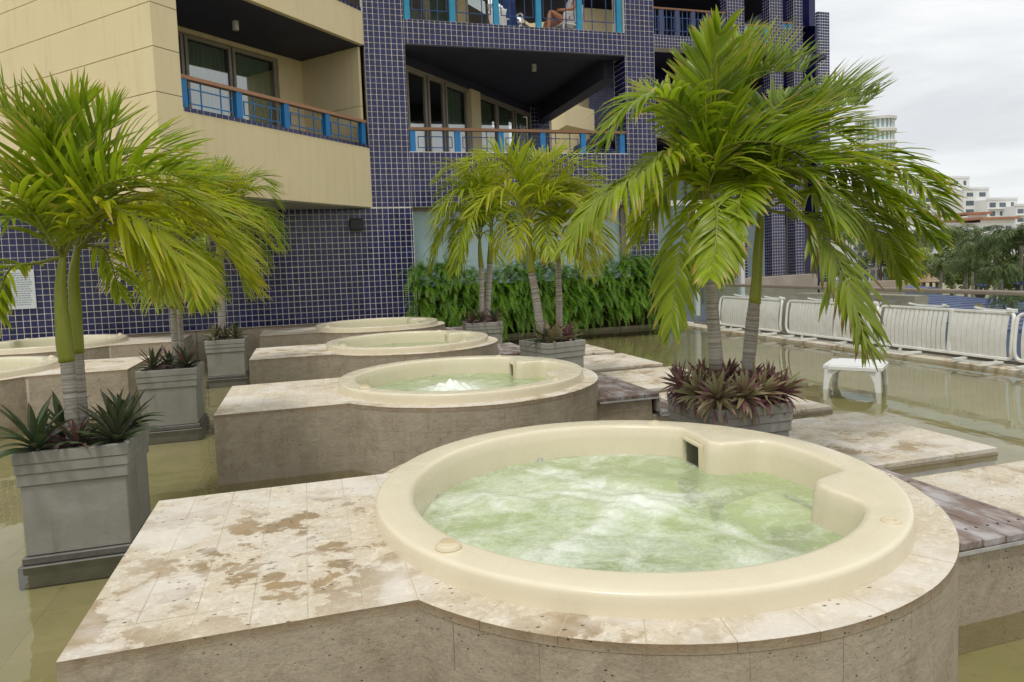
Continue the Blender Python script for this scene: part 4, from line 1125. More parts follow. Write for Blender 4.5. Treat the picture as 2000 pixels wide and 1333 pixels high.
# --- right: the tall pair in the purple planter
palm('taller palm of the right pair, its crown reaching the picture top', 4.0,
     [(1398, 695, 27), (1392, 610, 24), (1387, 543, 22)], [(1387, 545, 25), (1385, 515, 23), (1382, 470, 18), (1380, 425, 14), (1379, 395, 9)],
     [([(1379, 340), (1397, 302), (1440, 278), (1530, 284), (1610, 330)], -.35, B(lift=.8, droop=.35, wind=.5)),
      ([(1376, 280), (1372, 200), (1378, 110), (1386, 60)], .10, B(lift=.05, droop=.05, wind=.1, L=.34)),
      ([(1384, 280), (1400, 190), (1440, 100), (1480, 70)], .25, B(lift=.35, droop=.05, wind=.2, L=.34)),
      ([(1368, 300), (1330, 215), (1272, 190), (1215, 225), (1185, 275)], -.15, B(lift=.25, droop=1.0, wind=.15, L=.36)),
      ([(1362, 345), (1310, 300), (1240, 345), (1160, 400), (1105, 480)], -.3, B(lift=.1, droop=1.2, wind=.1, L=.36)),
      ([(1398, 290), (1440, 190), (1500, 145), (1575, 140)], .15, B(lift=.75, droop=-.05, wind=.25, L=.44)),
      ([(1368, 400), (1352, 410), (1330, 480), (1316, 580), (1310, 640)], -.25, B(lift=.0, droop=1.3, wind=.05, L=.30)),
      ([(1392, 390), (1402, 420), (1398, 490), (1388, 540)], -.45, B(lift=.0, droop=1.4, wind=.05, L=.26)),
      ([(1362, 370), (1320, 350), (1275, 400), (1245, 470)], .4, B(droop=1.1, L=.34)),
      ([(1376, 330), (1350, 250), (1310, 200), (1270, 185)], .5, B(lift=.3, droop=.5, L=.36)),
      ([(1390, 330), (1420, 260), (1480, 240), (1545, 270)], .45, B(lift=.3, droop=.6, wind=.5)),
      ([(1388, 350), (1420, 320), (1480, 345), (1530, 400)], -.3, B(lift=.3, droop=.8, wind=.5, L=.36))], 11, .43, .35, 'leaf', .033, .0245, extra=.55)
palm('right palm of the tall pair, its fronds blown out over the white table', 4.12,
     [(1461, 715, 25), (1469, 635, 26), (1473, 592, 22)], [(1474, 594, 23), (1478, 545, 20), (1480, 500, 19), (1483, 460, 17), (1486, 425, 12), (1488, 395, 8)],
     [([(1510, 330), (1560, 240), (1630, 195), (1715, 185)], .2, B(lift=.55, droop=.1, wind=.35, L=.42)),
      ([(1520, 370), (1600, 310), (1700, 310), (1790, 350), (1850, 420)], .1, B(lift=.35, droop=.75, wind=.55, L=.42)),
      ([(1520, 415), (1578, 425), (1625, 490), (1660, 580), (1686, 670)], -.35, B(lift=.1, droop=1.0, wind=.25, L=.38, mat='leaf_brown', width=.036)),
      ([(1502, 350), (1530, 300), (1600, 300), (1690, 350), (1735, 400)], -.3, B(lift=.4, droop=.7, wind=.6)),
      ([(1486, 340), (1490, 270), (1520, 215), (1580, 200)], .3, B(lift=.4, droop=.2, wind=.4)),
      ([(1465, 380), (1430, 340), (1390, 350), (1360, 400)], .3, B(droop=.9, L=.34)),
      ([(1515, 400), (1590, 370), (1670, 410), (1740, 480), (1770, 540)], .35, B(lift=.25, droop=.9, wind=.45)),
      ([(1500, 370), (1530, 330), (1580, 345), (1620, 400), (1640, 450)], -.55, B(lift=.3, droop=1.0, wind=.4, L=.38)),
      ([(1490, 360), (1500, 310), (1545, 265), (1610, 255), (1660, 275)], -.1, B(lift=.5, droop=.4, wind=.6)),
      ([(1470, 380), (1455, 350), (1440, 380), (1432, 440)], -.4, B(droop=1.2, L=.26)),
      ([(1512, 385), (1580, 340), (1660, 345), (1760, 400), (1830, 470)], -.1, B(lift=.2, droop=.9, wind=.5, L=.40))], 12, .43, .35, 'leaf', .033, .0245, extra=.6)
# --- left: nearest pair
palm('nearest left palm, front trunk with bulging green shaft', 4.42,
     [(144, 850, 27), (138, 780, 25), (131, 705, 25)], [(131, 707, 28), (126, 672, 30), (121, 620, 25), (118, 565, 21), (121, 520, 15), (124, 490, 9)],
     [([(112, 430), (90, 340), (50, 260), (0, 200)], -.1, B(lift=.3, droop=.15, wind=.15, L=.42)),
      ([(120, 420), (112, 330), (120, 250), (150, 210)], .1, B(lift=.5, droop=.05, wind=.15, L=.40)),
      ([(95, 470), (50, 425), (0, 440), (-40, 520)], -.2, B(droop=.9, L=.32)),
      ([(70, 515), (20, 525), (-8, 600), (-16, 680)], .2, B(droop=1.2, L=.22)),
      ([(140, 440), (185, 375), (240, 350), (320, 340), (390, 360)], -.4, B(lift=.5, droop=.5, wind=.5)),
      ([(130, 430), (150, 340), (190, 270), (240, 240)], -.15, B(lift=.55, droop=.1, wind=.2, L=.40)),
      ([(100, 450), (60, 380), (10, 330), (-50, 330)], .3, B(lift=.4, droop=.4)),
      ([(150, 460), (200, 410), (260, 420), (330, 480), (370, 540)], -.5, B(lift=.2, droop=.9, wind=.45, mat='leaf_lime')),
      ([(105, 480), (60, 410), (20, 385), (-30, 400)], -.4, B(lift=.2, droop=.7, L=.34))], 21, .45, extra=.12)
palm('nearest left palm, rear trunk, its fronds sweeping far to the right', 4.62,
     [(164, 845, 22), (158, 770, 20), (152, 688, 20)], [(152, 690, 23), (149, 650, 24), (147, 600, 22), (144, 545, 20), (148, 505, 14), (152, 475, 9)],
     [([(170, 400), (215, 330), (290, 290), (360, 300)], .2, B(lift=.5, droop=.3, wind=.45)),
      ([(175, 430), (240, 370), (330, 370), (410, 420), (460, 490)], -.1, B(lift=.3, droop=.7, wind=.6, mat='leaf_lime')),
      ([(175, 445), (240, 395), (330, 400), (420, 470), (490, 560)], .3, B(lift=.25, droop=.7, wind=.5, mat='leaf_lime')),
            ([(180, 470), (250, 450), (310, 500), (345, 580)], .1, B(lift=.1, droop=1.0, wind=.3, mat='leaf_lime', L=.34)),
      ([(160, 390), (170, 310), (200, 250), (225, 215)], .25, B(lift=.4, droop=.05, wind=.2, L=.38)),
      ([(145, 400), (125, 320), (80, 260), (30, 240)], .35, B(lift=.4, droop=.2)),
      ([(180, 460), (230, 440), (290, 480), (320, 560)], -.3, B(lift=.1, droop=1.1, wind=.3, mat='leaf_lime', L=.36)),
      ([(178, 480), (205, 490), (222, 530), (232, 575)], .3, B(droop=1.3, wind=.15, L=.26, mat='leaf_lime')),
      ([(170, 420), (225, 345), (310, 330), (390, 370)], .5, B(lift=.35, droop=.6, wind=.6, mat='leaf_lime')),
      ([(125, 450), (90, 400), (50, 395), (15, 430)], .3, B(droop=.8, L=.30))], 22, .44, extra=0)
# --- left second and third planters
palm('left palm in the second planter, thicker of its two slender trunks', 7.72,
     [(345, 712, 14), (341, 650, 13), (338, 600, 12)], [(338, 602, 14), (337, 570, 13), (336, 530, 11), (337, 500, 8), (338, 480, 5)],
     [([(350, 440), (385, 400), (440, 400), (490, 440)], -.3, B(lift=.3, droop=.7, wind=.6)), ([(325, 440), (300, 400), (260, 400), (225, 450)], .2, B(droop=.9)),
      ([(355, 460), (400, 430), (450, 460), (480, 530)], -.5, B(droop=.9, wind=.5)), ([(338, 430), (345, 380), (375, 340), (410, 330)], .2, B(lift=.4, droop=.3, wind=.5)),
      ([(330, 480), (318, 490), (305, 540), (300, 590)], -.4, B(droop=1.2, L=.36)), ([(352, 480), (375, 490), (385, 540), (380, 590)], -.5, B(droop=1.2, L=.36)),
      ([(320, 470), (275, 450), (240, 490), (215, 550)], -.3, B(droop=1.1, L=.4, mat='leaf_dry', gap=.05, width=.018)), ([(340, 430), (330, 370), (300, 340)], .4, B(droop=.3))], 31, .46, .4, 'leaf_lime', .030, .032)
palm('left palm in the second planter, thinner trunk on the right', 7.86,
     [(357, 712, 11), (353, 650, 10), (350, 600, 10)], [(350, 602, 11), (349, 570, 10), (350, 530, 9), (352, 505, 6), (354, 485, 4)],
     [([(372, 440), (420, 400), (480, 420), (525, 480)], .1, B(lift=.3, droop=.7, wind=.6)), ([(375, 465), (425, 450), (470, 500), (490, 560)], .2, B(droop=.9, wind=.5)),
      ([(356, 430), (380, 370), (430, 350), (480, 370)], .4, B(lift=.4, droop=.4, wind=.6)), ([(365, 480), (390, 490), (408, 540), (412, 590)], -.2, B(droop=1.2, L=.36)), ([(345, 450), (330, 420), (310, 430), (290, 480)], .4, B(droop=1.0))], 32, .46, .45, 'leaf_lime', .030, .032)
palm('left rear palm with pale grey trunk before the navy wall', 11.2,
     [(434, 650, 15), (432, 590, 15), (429, 530, 15)], [(429, 532, 16), (428, 505, 14), (429, 470, 10), (431, 448, 6)],
     [([(431, 400), (428, 360), (432, 330)], .1, B(lift=.2, droop=.05, wind=.15)), ([(450, 415), (480, 375), (515, 370), (540, 395)], 0, B(lift=.3, droop=.8, wind=.4)),
      ([(452, 435), (490, 410), (525, 430), (545, 480)], -.4, B(droop=1.0, wind=.4)), ([(445, 410), (465, 365), (500, 345), (530, 360)], .4, B(lift=.3, droop=.5, wind=.4)),
      ([(448, 440), (475, 440), (500, 475), (515, 520)], .3, B(droop=1.1, wind=.3)), ([(415, 420), (390, 390), (360, 400)], .2, B(droop=.9)),
      ([(420, 440), (400, 430), (385, 470), (380, 510)], -.4, B(droop=1.2)), ([(425, 410), (410, 370), (390, 350)], -.2, B(droop=.5)), ([(440, 420), (470, 400), (510, 410), (535, 440)], .5, B(droop=.9, wind=.5))], 33, .50, .4, 'leaf', .032, .037)
# --- middle right: leaning pair beyond the second tub
palm('middle palm with leaning trunk and bright lime arching fronds', 7.68,
     [(1059, 668, 17), (1046, 575, 16), (1038, 531, 14)], [(1038, 533, 16), (1035, 500, 14), (1033, 465, 11), (1032, 440, 7), (1032, 425, 5)],
     [([(1020, 380), (1002, 330), (968, 308), (930, 318), (905, 340)], 0, B(lift=.45, droop=.5, wind=.05)), ([(1030, 380), (1022, 340), (1010, 300)], .2, B(lift=.3, droop=.1, wind=.1)),
      ([(1045, 385), (1065, 340), (1100, 318), (1140, 328), (1158, 352)], -.05, B(lift=.55, droop=.5, wind=.25)), ([(1050, 400), (1080, 365), (1125, 372), (1165, 410)], .3, B(lift=.3, droop=.7, wind=.4)),
      ([(1050, 410), (1080, 385), (1120, 400), (1150, 450)], -.3, B(droop=.9, wind=.4)), ([(1015, 400), (985, 370), (950, 385), (925, 420)], -.3, B(droop=.8, wind=.05)),
      ([(1018, 420), (995, 415), (980, 450), (972, 490)], .2, B(droop=1.2, L=.34)), ([(1022, 430), (1010, 450), (1005, 500)], -.3, B(droop=1.2, L=.3)),
      ([(1045, 430), (1060, 440), (1068, 480), (1065, 510)], .3, B(droop=1.2, L=.3, mat='leaf_dry')), ([(1040, 370), (1060, 320), (1085, 300)], .4, B(lift=.3, droop=.2, wind=.2)), ([(1025, 370), (1000, 320), (960, 330)], .45, B(lift=.3, droop=.5))], 41, .46, .3, 'leaf_lime', .028, .030)
palm('slim upright palm beside the leaning one, with ringed trunk', 7.85,
     [(1092, 672, 13), (1092, 600, 13), (1090, 510, 11)], [(1090, 512, 12), (1087, 490, 10), (1086, 470, 8), (1086, 455, 5)],
     [([(1078, 430), (1062, 425), (1055, 460), (1056, 500)], -.2, B(droop=1.2, L=.32)), ([(1095, 420), (1120, 400), (1160, 430), (1180, 490)], .2, B(droop=.9, wind=.3)),
      ([(1098, 430), (1130, 420), (1150, 460), (1158, 520)], -.2, B(droop=1.1, wind=.2)), ([(1086, 410), (1085, 360), (1100, 330)], .2, B(lift=.3, droop=.2)),
      ([(1078, 420), (1055, 390), (1030, 400)], .3, B(droop=.8)), ([(1098, 445), (1118, 460), (1128, 510)], -.5, B(droop=1.2, L=.34)), ([(1092, 415), (1110, 370), (1145, 365), (1172, 395)], .35, B(lift=.3, droop=.6, wind=.3))], 42, .44, .25, 'leaf_lime', .028, .031)
# --- rear right
palm('rear palm before the ferns, straight slim left trunk', 11.2,
     [(941, 640, 10), (941, 570, 10), (940, 520, 10)], [(940, 522, 11), (938, 500, 9), (937, 480, 7), (937, 465, 4)],
     [([(925, 430), (900, 400), (868, 430), (852, 490)], -.2, B(droop=1.1)), ([(935, 430), (920, 385), (885, 360), (860, 375)], .2, B(lift=.3, droop=.7)),
      ([(925, 455), (905, 460), (895, 500), (890, 530)], -.4, B(droop=1.2, L=.4)), ([(945, 430), (965, 400), (990, 420), (1000, 460)], .3, B(droop=.9)), ([(920, 445), (885, 430), (858, 465), (845, 520)], .3, B(droop=1.1)),
      ([(945, 455), (962, 470), (970, 510)], -.3, B(droop=1.2, L=.4)), ([(936, 420), (930, 370), (945, 335)], .3, B(droop=.2))], 51, .52, .1, 'leaf', .032, .037)
palm('rear palm before the ferns, right trunk leaning out with brownish crown', 11.35,
     [(950, 645, 12), (954, 570, 12), (957, 513, 11)], [(957, 515, 13), (959, 480, 11), (960, 455, 8), (960, 440, 5)],
     [([(950, 390), (925, 345), (885, 325), (855, 350)], -.1, B(lift=.3, droop=.7)), ([(960, 385), (955, 340), (935, 305)], .2, B(lift=.2, droop=.2)), ([(970, 400), (990, 370), (1015, 390), (1028, 440)], .2, B(droop=.9)),
      ([(945, 405), (915, 370), (875, 390), (850, 430)], -.5, B(droop=.9)), ([(975, 430), (1000, 440), (1010, 490)], -.3, B(droop=1.2)), ([(940, 430), (915, 425), (900, 460), (895, 500)], -.6, B(droop=1.2)),
      ([(962, 390), (975, 340), (995, 325)], .4, B(droop=.3)), ([(948, 400), (930, 360), (905, 350)], .5, B(droop=.6))], 52, .52, .1, 'leaf_lime', .032, .037)

# ================================================================== STRAP-LEAVED PLANTS IN THE PLANTERS
def strap_leaf(name, mat, L, wd, arch):
    m = MB(); n = 7
    for k in range(n+1):
        f_ = k/n; x = L*math.sin(arch*f_)/max(arch, 1e-3); z = L*(1-math.cos(arch*f_))/max(arch, 1e-3)
        w_ = wd*np.interp(f_, [0, .2, .5, .8, 1], [.55, .85, 1, .6, .02])/2
        m.v += [(x, -w_, -z+w_*.5), (x, 0, -z), (x, w_, -z+w_*.5)]
    for k in range(n):
        a = 3*k; v0, v1 = k/n, (k+1)/n
        m.face((a, a+3, a+4, a+1), 0, [(.5, v0), (.5, v1), (.5, v1), (.5, v0)]); m.face((a+1, a+4, a+5, a+2), 0, [(.6, v0), (.6, v1), (.6, v1), (.6, v0)])
    return m.mesh(name, MT[mat], True)
SL = {k: [strap_leaf('leaf', 'oyster_'+k, .26, .050, a) for a in (.25, .6, 1.0)] for k in ('green', 'purple', 'olive')}
def rosette(x, y, z, label, kinds, n, size, seed, group, elev=(15, 80), tilt=None):
    r = random.Random(seed); t = thing('oyster_plant', label, 'plant', (x, y, z), 0, group)
    if tilt: t.rotation_euler = (-tilt[1], tilt[0], 0)
    for i in range(n):
        f_ = (i+.5)/n; el = math.radians(elev[1]+(elev[0]-elev[1])*f_+r.uniform(-8, 8)); az = i*2.39996+r.uniform(-.3, .3)
        me = SL[r.choice(kinds)][0 if el > .9 else r.randrange(3)]
        o = link('leaf', me, t); s = size*r.uniform(.75, 1.12)
        o.rotation_euler = (r.uniform(-.3, .3), -el, az); o.scale = (s, s*r.uniform(.7, 1.1), s); o.location = (.012*math.cos(az), .012*math.sin(az), .01+.05*(1-f_)*size)
k = 0
for (x, y, s, n, lb) in ((-1.46, 4.30, 1.05, 20, 'dark green strap-leaved plant at the left front corner of the nearest planter'), (-1.08, 4.34, 1.0, 20, 'dark green strap-leaved plant at the right front corner of the nearest planter'),
                         (-1.42, 4.62, .95, 16, 'dark green strap-leaved plant behind the trunks at the left of the nearest planter'), (-1.10, 4.66, .95, 16, 'dark strap-leaved plant at the right rear of the nearest planter'), (-1.27, 4.32, .7, 12, 'small purple-based strap plant right under the near palm trunks')):
    k += 1; rosette(x, y, .60, lb, ['green'] if k < 5 else ['purple', 'green'], n+10, s*.98, 60+k, 'strap-leaved plants in the left planters')
for (x, y, s, lb) in ((-1.52, 7.66, .95, 'strap plant at the left of the second left planter'), (-1.22, 7.66, .95, 'strap plant at the right of the second left planter'), (-1.38, 7.72, .75, 'reddish strap plant in the middle of the second left planter')):
    k += 1; rosette(x, y, .60, lb, ['green', 'green', 'green', 'purple'], 20, s*.95, 60+k, 'strap-leaved plants in the left planters')
for (x, y, s, lb) in ((-1.34, 11.08, .95, 'grey-green strap plant at the left of the rear left planter'), (-1.04, 11.1, .95, 'grey-green strap plant at the right of the rear left planter'), (-1.19, 11.14, .8, 'grey-green strap plant under the rear left palm trunk')):
    k += 1; rosette(x, y, .57, lb, ['green', 'green', 'olive'], 18, s, 60+k, 'strap-leaved plants in the left planters')
spots = [(2.52, 3.84, 'olive'), (2.66, 3.80, 'olive'), (2.80, 3.82, 'olive'), (2.95, 3.84, 'purple'), (2.50, 4.00, 'olive'), (2.50, 4.16, 'purple'), (2.98, 4.02, 'purple'), (2.97, 4.18, 'purple'), (2.62, 4.02, 'olive'), (2.84, 3.96, 'olive'), (2.56, 4.32, 'purple'), (2.74, 4.34, 'purple'), (2.92, 4.34, 'purple'), (2.74, 4.16, 'purple')]
words = ['left front corner', 'front, left of its middle', 'front, right of its middle', 'right front corner', 'left edge near the front', 'left edge near the middle', 'right edge near the front', 'right edge near the middle', 'inner left part', 'inner right part', 'left rear corner', 'rear middle', 'right rear corner', 'centre between the trunks']
for (x, y, kd), wd_ in zip(spots, words):
    k += 1; rosette(x, y, .60, '%s strap-leaved plant at the %s of the overflowing planter' % ('reddish purple' if kd == 'purple' else 'olive green', wd_), [kd, kd, 'purple', 'olive'], 62, .68, 60+k, 'strap plants in the overflowing planter', (-35, 80), ((x-2.74)*2.6, (y-4.08)*2.2))
for (x, y, s, kd, lb) in ((2.62, 7.58, .9, 'green', 'dark strap plant at the left of the middle planter'), (2.74, 7.55, .95, 'olive', 'olive strap plant at the front of the middle planter'), (2.98, 7.66, .9, 'purple', 'reddish strap plant at the right of the middle planter'), (2.80, 7.82, .8, 'olive', 'olive strap plant behind the leaning trunk of the middle planter')):
    k += 1; rosette(x, y, .60, lb, [kd, kd, 'olive'], 18, s, 60+k, 'strap plants in the middle planters', (5, 80))
for (x, y, s, kd, lb) in ((2.62, 11.1, 1.0, 'purple', 'purple strap plant at the left of the rear right planter'), (2.78, 11.08, .9, 'purple', 'purple strap plant in the middle of the rear right planter'), (3.02, 11.12, 1.0, 'purple', 'purple strap plant at the right of the rear right planter')):
    k += 1; rosette(x, y, .57, lb, [kd, kd, 'green'], 18, s, 60+k, 'strap plants in the middle planters', (5, 80))

# ================================================================== FERN HEDGE
def fern_hedge():
    r = random.Random(9); m = MB()
    for i in range(2100):
        x = r.uniform(2.05, 7.95); f_ = r.random(); z = .30+1.15*f_**.8+.12*math.sin(x*3.1)+(.12 if x > 6.8 else 0); y = 14.12-.32*math.sin(min(1, (1.75-z)/1.2)*1.5)+r.uniform(-.06, .08)
        L = r.uniform(.32, .66)*(1.25 if r.random() < .08 else 1); az = r.uniform(-1.1, 1.1); up = r.uniform(.1, 1.4) if z > 1.0 else r.uniform(-.3, .9)
        up = r.uniform(.9, 2.2) if (z > 1.25 and r.random() < .35) else up; d = np.array([math.sin(az)*.75, -math.cos(az), up]); d /= np.linalg.norm(d)
        q = np.array([x, y, z]); n = 19; st = L/n; u_ = r.random()**1.6; sag = r.uniform(2.2, 4.6)
        for k_ in range(n):
            d = d+np.array([0, 0, -1])*sag*st; d /= np.linalg.norm(d); q = q+d*st
            if q[2] < .02: break
            sd_ = np.cross(d, [0, 0, 1.]); l_ = np.linalg.norm(sd_); sd_ = sd_/l_ if l_ > .05 else np.array([1., 0, 0])
            nn = np.cross(sd_, d); pl = .066*np.interp(k_/n, [0, .2, .6, 1], [.6, 1, .8, .15]); v = k_/n
            for sg in (-1, 1):
                e = q+sg*sd_*pl+d*pl*.35-nn*pl*.18*r.random(); b0 = q-d*st*.20; b1 = q+d*st*.20; a = len(m.v)
                mid = q+sg*sd_*pl*.55+d*pl*.12
                m.v += [tuple(b0), tuple(mid-d*st*.27), tuple(e), tuple(mid+d*st*.27), tuple(b1)]; m.face((a, a+1, a+2, a+3, a+4), 0, [(u_, v*.8)]*5)
    o = m.build('fern_hedge', MT['fern']); tag(o, 'dense bright green fern hedge hanging over the rear pool edge', 'ferns', None, 'stuff')
fern_hedge()
m = MB(); m.box(2.2, 7.9, 14.05, 14.19, .07, 1.15); tag(m.build('planting_bed', MT['soil']), kind='structure')

# ================================================================== RAILING AND POOLSIDE FURNITURE
XR = 8.52
t = thing('glass_railing', 'long glass railing with taupe handrail along the right pool edge', 'railing', (XR, 6, .045))
def rp_(m, nm, mm, sm=False): o = m.build(nm, mm, None, sm); o.parent = t; o.matrix_parent_inverse = Matrix.Translation((-XR, -6, -.045)); return o
m = MB(); prof = [(-.035, -.022), (-.028, -.03), (.028, -.03), (.035, -.022), (.035, .012), (.022, .03), (-.022, .03), (-.035, .012)]
ys = [-3.5, 13.9]; n = len(prof)
for y in ys: m.v += [(XR+a, y, .94+c) for a, c in prof]
for i in range(n): j = (i+1) % n; m.face((i, j, n+j, n+i))
m.face(tuple(range(n))[::-1]); m.face(tuple(n+i for i in range(n))); rp_(m, 'handrail', MT['railing'])
y = -3.4
while y < 13.8:
    m = MB(); m.box(XR-.006, XR+.006, y+.008, min(y+1.52, 13.88)-.008, .07, .918); rp_(m, 'glass_pane', MT['glass']); y += 1.52
m = MB(); m.box(XR-.03, XR+.03, -3.5, 13.9, .046, .085, 0, .004); rp_(m, 'base_channel', MT['alu'])
def lounger(yc, L, label, flip=False, lean=.10):
    t = thing('sun_lounger', label, 'sun lounger', (8.30, yc, .045), 0, 'white loungers stood on edge along the railing')
    h = L/2; W = .66; B0 = .085
    def bow(z, amt=.034): return -amt*math.sin(math.pi*min(max((z-B0)/(W-B0), 0), 1))
    m = MB()
    for z in (B0, W): m.box(-.022, .022, -h+.06, h-.06, z-.018, z+.018, 0, .006)
    for s in (-1, 1):
        c = [(0, s*(h-.07), B0), (bow(.1)*.6, s*(h-.015), B0+.03), (bow(.3), s*h, B0+.13), (bow(.3), s*h, W-.13), (bow(.5)*.5, s*(h-.015), W-.03), (0, s*(h-.07), W)]
        m.tube(bez(c, 30), .022, 10)
    fr = m.build('frame', MT['plastic_old'], t, False)
    split = -h+L*.42 if not flip else h-L*.42
    m = MB(); m.box(-.03, .03, split-.03, split+.03, B0-.015, W+.015, 0, .008); m.build('hinge_bar', MT['plastic_old'], t)
    n = 25; pitch = (L-.14)/n
    sm = {}
    for i in range(n):
        y = -h+.07+pitch*(i+.5)
        if abs(y-split) < .06: continue
        narrow = (y < split) != flip
        wv = pitch*(.90 if narrow else .79); m = MB(); nz_ = 10; a0 = 0
        for k_ in range(nz_+1):
            z = B0+(W-B0)*k_/nz_; x = bow(z)
            m.v += [(x-.006, -wv/2, z), (x-.006, wv/2, z), (x+.006, wv/2, z), (x+.006, -wv/2, z)]
        for k_ in range(nz_):
            a = 4*k_
            for q0, q1 in ((0, 1), (1, 2), (2, 3), (3, 0)): m.face((a+q0, a+4+q0, a+4+q1, a+q1))
        key = round(wv, 4)
        if key not in sm: sm[key] = m.mesh('slat', MT['plastic_old'])
        link('slat', sm[key], t, (0, y, 0))
    # folded legs: flat loops on the ground towards the water, and over the top edge towards the railing
    for (ya, yb, sgn, z) in ((-h+.12, -h+.62, -1, .02), (h-.75, h-.18, -1, .02), (-h+.10, -h+.55, 1, W+.03), (-.02, .55, 1, W+.04)):
        x1 = sgn*.30 if z < .3 else .16
        c = [(0, ya, z+.02), (x1*.8, ya+.05, z), (x1, ya+.12, z-.0), (x1, yb-.12, z), (x1*.8, yb-.05, z), (0, yb, z+.02)]
        m = MB(); cc = bez(c, 30)
        for i in range(len(cc)-1):
            d = cc[i+1]-cc[i]; l_ = np.linalg.norm(d)
            if l_ < 1e-6: continue
            u = d/l_; nn = np.cross([0, 0, 1.], u); nn /= np.linalg.norm(nn); m.obox(cc[i]-nn*.022-np.array([0, 0, .012]), u, nn, (0, 0, 1), l_*1.02, .044, .026)
        m.build('folded_leg', MT['plastic'], t)
    for ya in (-h+.2, h-.4): m = MB(); m.box(-.012, .012, ya-.02, ya+.02, .02, B0-.019); m.build('leg_bracket', MT['plastic_old'], t)
    m = MB(); m.box(-.035, .06, -h+.02, -h+.10, W+.005, W+.055, 0, .008); m.build('corner_foot', MT['plastic'], t)
    t.rotation_euler = (0, lean, 0)
lounger(11.62, 1.94, 'farthest white slatted lounger on edge, behind the tall palm trunks')
lounger(9.47, 2.04, 'white slatted lounger on edge half hidden by a hanging frond')
lounger(7.38, 2.06, 'white slatted lounger on edge whose slots glow in the water reflection')
lounger(5.28, 2.06, 'white lounger cut by the right picture edge')
# side table standing in the water
def side_table(cx, cy, rz):
    t = thing('side_table', 'low white plastic table standing in the shallow pool', 'table', (cx, cy, -.12), rz)
    w, H_ = .30, .40
    bm = bmesh.new(); bmesh.ops.create_cube(bm, size=1); bmesh.ops.scale(bm, vec=(2*w, 2*w, .05), verts=bm.verts); bmesh.ops.translate(bm, vec=(0, 0, H_-.025), verts=bm.verts)
    bmesh.ops.bevel(bm, geom=[e for e in bm.edges if abs(e.verts[0].co.z-e.verts[1].co.z) > .01], offset=.06, segments=5, affect='EDGES')
    bmesh.ops.bevel(bm, geom=[e for e in bm.edges if all(v.co.z > H_-.01 for v in e.verts)], offset=.014, segments=3, affect='EDGES')
    m = MB(); m.addbm(bm); m.build('table_top', MT['plastic'], t)
    for sx in (-1, 1):
        for sy in (-1, 1):
            m = MB()                    # tapered corner leg with a flared shoulder running under the top
            prof = [(0, .045, .028, 1.02), (.10, .050, .030, 1.0), (.22, .062, .032, .975), (.29, .085, .034, .96), (.33, .14, .036, .95), (.352, .23, .036, .945)]
            for (z, ln, th, pos) in prof:
                cx_, cy_ = sx*w*pos*.97, sy*w*pos*.97
                L_ = [(cx_, cy_), (cx_-sx*ln, cy_), (cx_-sx*ln, cy_-sy*th), (cx_-sx*th, cy_-sy*th), (cx_-sx*th, cy_-sy*ln), (cx_, cy_-sy*ln)]
                m.v += [(a, c, z) for a, c in L_]
            for k_ in range(len(prof)-1):
                for i in range(6):
                    j = (i+1) % 6; f_ = (6*k_+i, 6*k_+j, 6*k_+6+j, 6*k_+6+i); m.face(f_ if sx*sy < 0 else f_[::-1])
            m.face(tuple(range(6))); m.build('leg', MT['plastic'], t)
side_table(5.95, 6.35, math.radians(38))
# bucket behind the middle planter
t = thing('bucket', 'small white bucket behind the middle planter', 'bucket', (3.03, 8.35, -.12))
m = MB(); m.lathe([(.0, .0), (.10, .0), (.12, .58), (.128, .58), (.128, .60), (.112, .60), (.10, .05), (.0, .05)], seg=28); m.build('pail', MT['plastic'], t, True, shade_angle=35)
m = MB(); m.lathe([(.124, .53), (.134, .54), (.134, .56), (.124, .57)], seg=28); m.build('rim_ring', MT['plastic'], t)
# notice board and loudspeaker on the tiled wall
t = thing('notice_board', 'white notice sheet on the navy wall at the far left', 'sign', (-4.82, YF-.02, 1.42))
m = MB(); m.box(-.23, .20, -.016, .012, -.34, .36, 0, .003); m.build('board', MT['paper'], t)
m = MB(); rr_ = random.Random(4)
for i in range(15):
    z = .29-i*.04; x = -.19
    while x < .12:
        l_ = rr_.uniform(.02, .06); m.box(x, min(x+l_, .17), -.0175, -.0162, z, z+.011); x += l_+.012
tag(m.build('print', MT['ink'], t), kind='stuff')
q = ony(695, 440, YF)
t = thing('loudspeaker', 'small black loudspeaker on the navy wall under the cream block', 'loudspeaker', (q[0], YF-.01, q[2]))
m = MB(); m.box(-.14, .14, -.20, -.03, -.12, .12, 0, .03); m.build('cabinet', MT['black'], t); m = MB(); m.box(-.115, .115, -.206, -.198, -.095, .095, 0, .003); m.build('grille', simple('speaker_grille', (.02, .02, .022), .7, .3, 60), t); m = MB(); m.box(-.04, .04, -.035, .012, -.05, .05); m.build('bracket', MT['black'], t)

# ------------------------------------------------------------------ on the upper balcony
SKIN = simple('skin', (.46, .20, .10), .5, .08, 8)
def at_up(px, py, dy): return ony(px, py, YF+dy)
def chair(x, y, rz, label):
    t = thing('balcony_chair', label, 'chair', (x, y, 6.46), rz, 'chairs on the upper balcony')
    m = MB(); m.box(-.25, .25, -.24, .24, .38, .42, 0, .012); m.build('seat', MT['plastic'], t)
    m = MB(); m.obox((-.24, .22, .42), (1, 0, 0), (0, .25, .97), (0, 1, -.25), .48, .48, .03); m.build('backrest', MT['plastic'], t)
    for sx in (-1, 1):
        for sy in (-1, 1): m = MB(); m.tube([(sx*.22, sy*.21, .38), (sx*.26, sy*.25, 0)], .02, 8); m.build('leg', MT['plastic'], t)
        m = MB(); m.tube(bez([(sx*.26, -.22, .40), (sx*.27, -.20, .60), (sx*.27, .0, .64), (sx*.26, .25, .62)], 20), .02, 8); m.build('armrest', MT['plastic'], t)
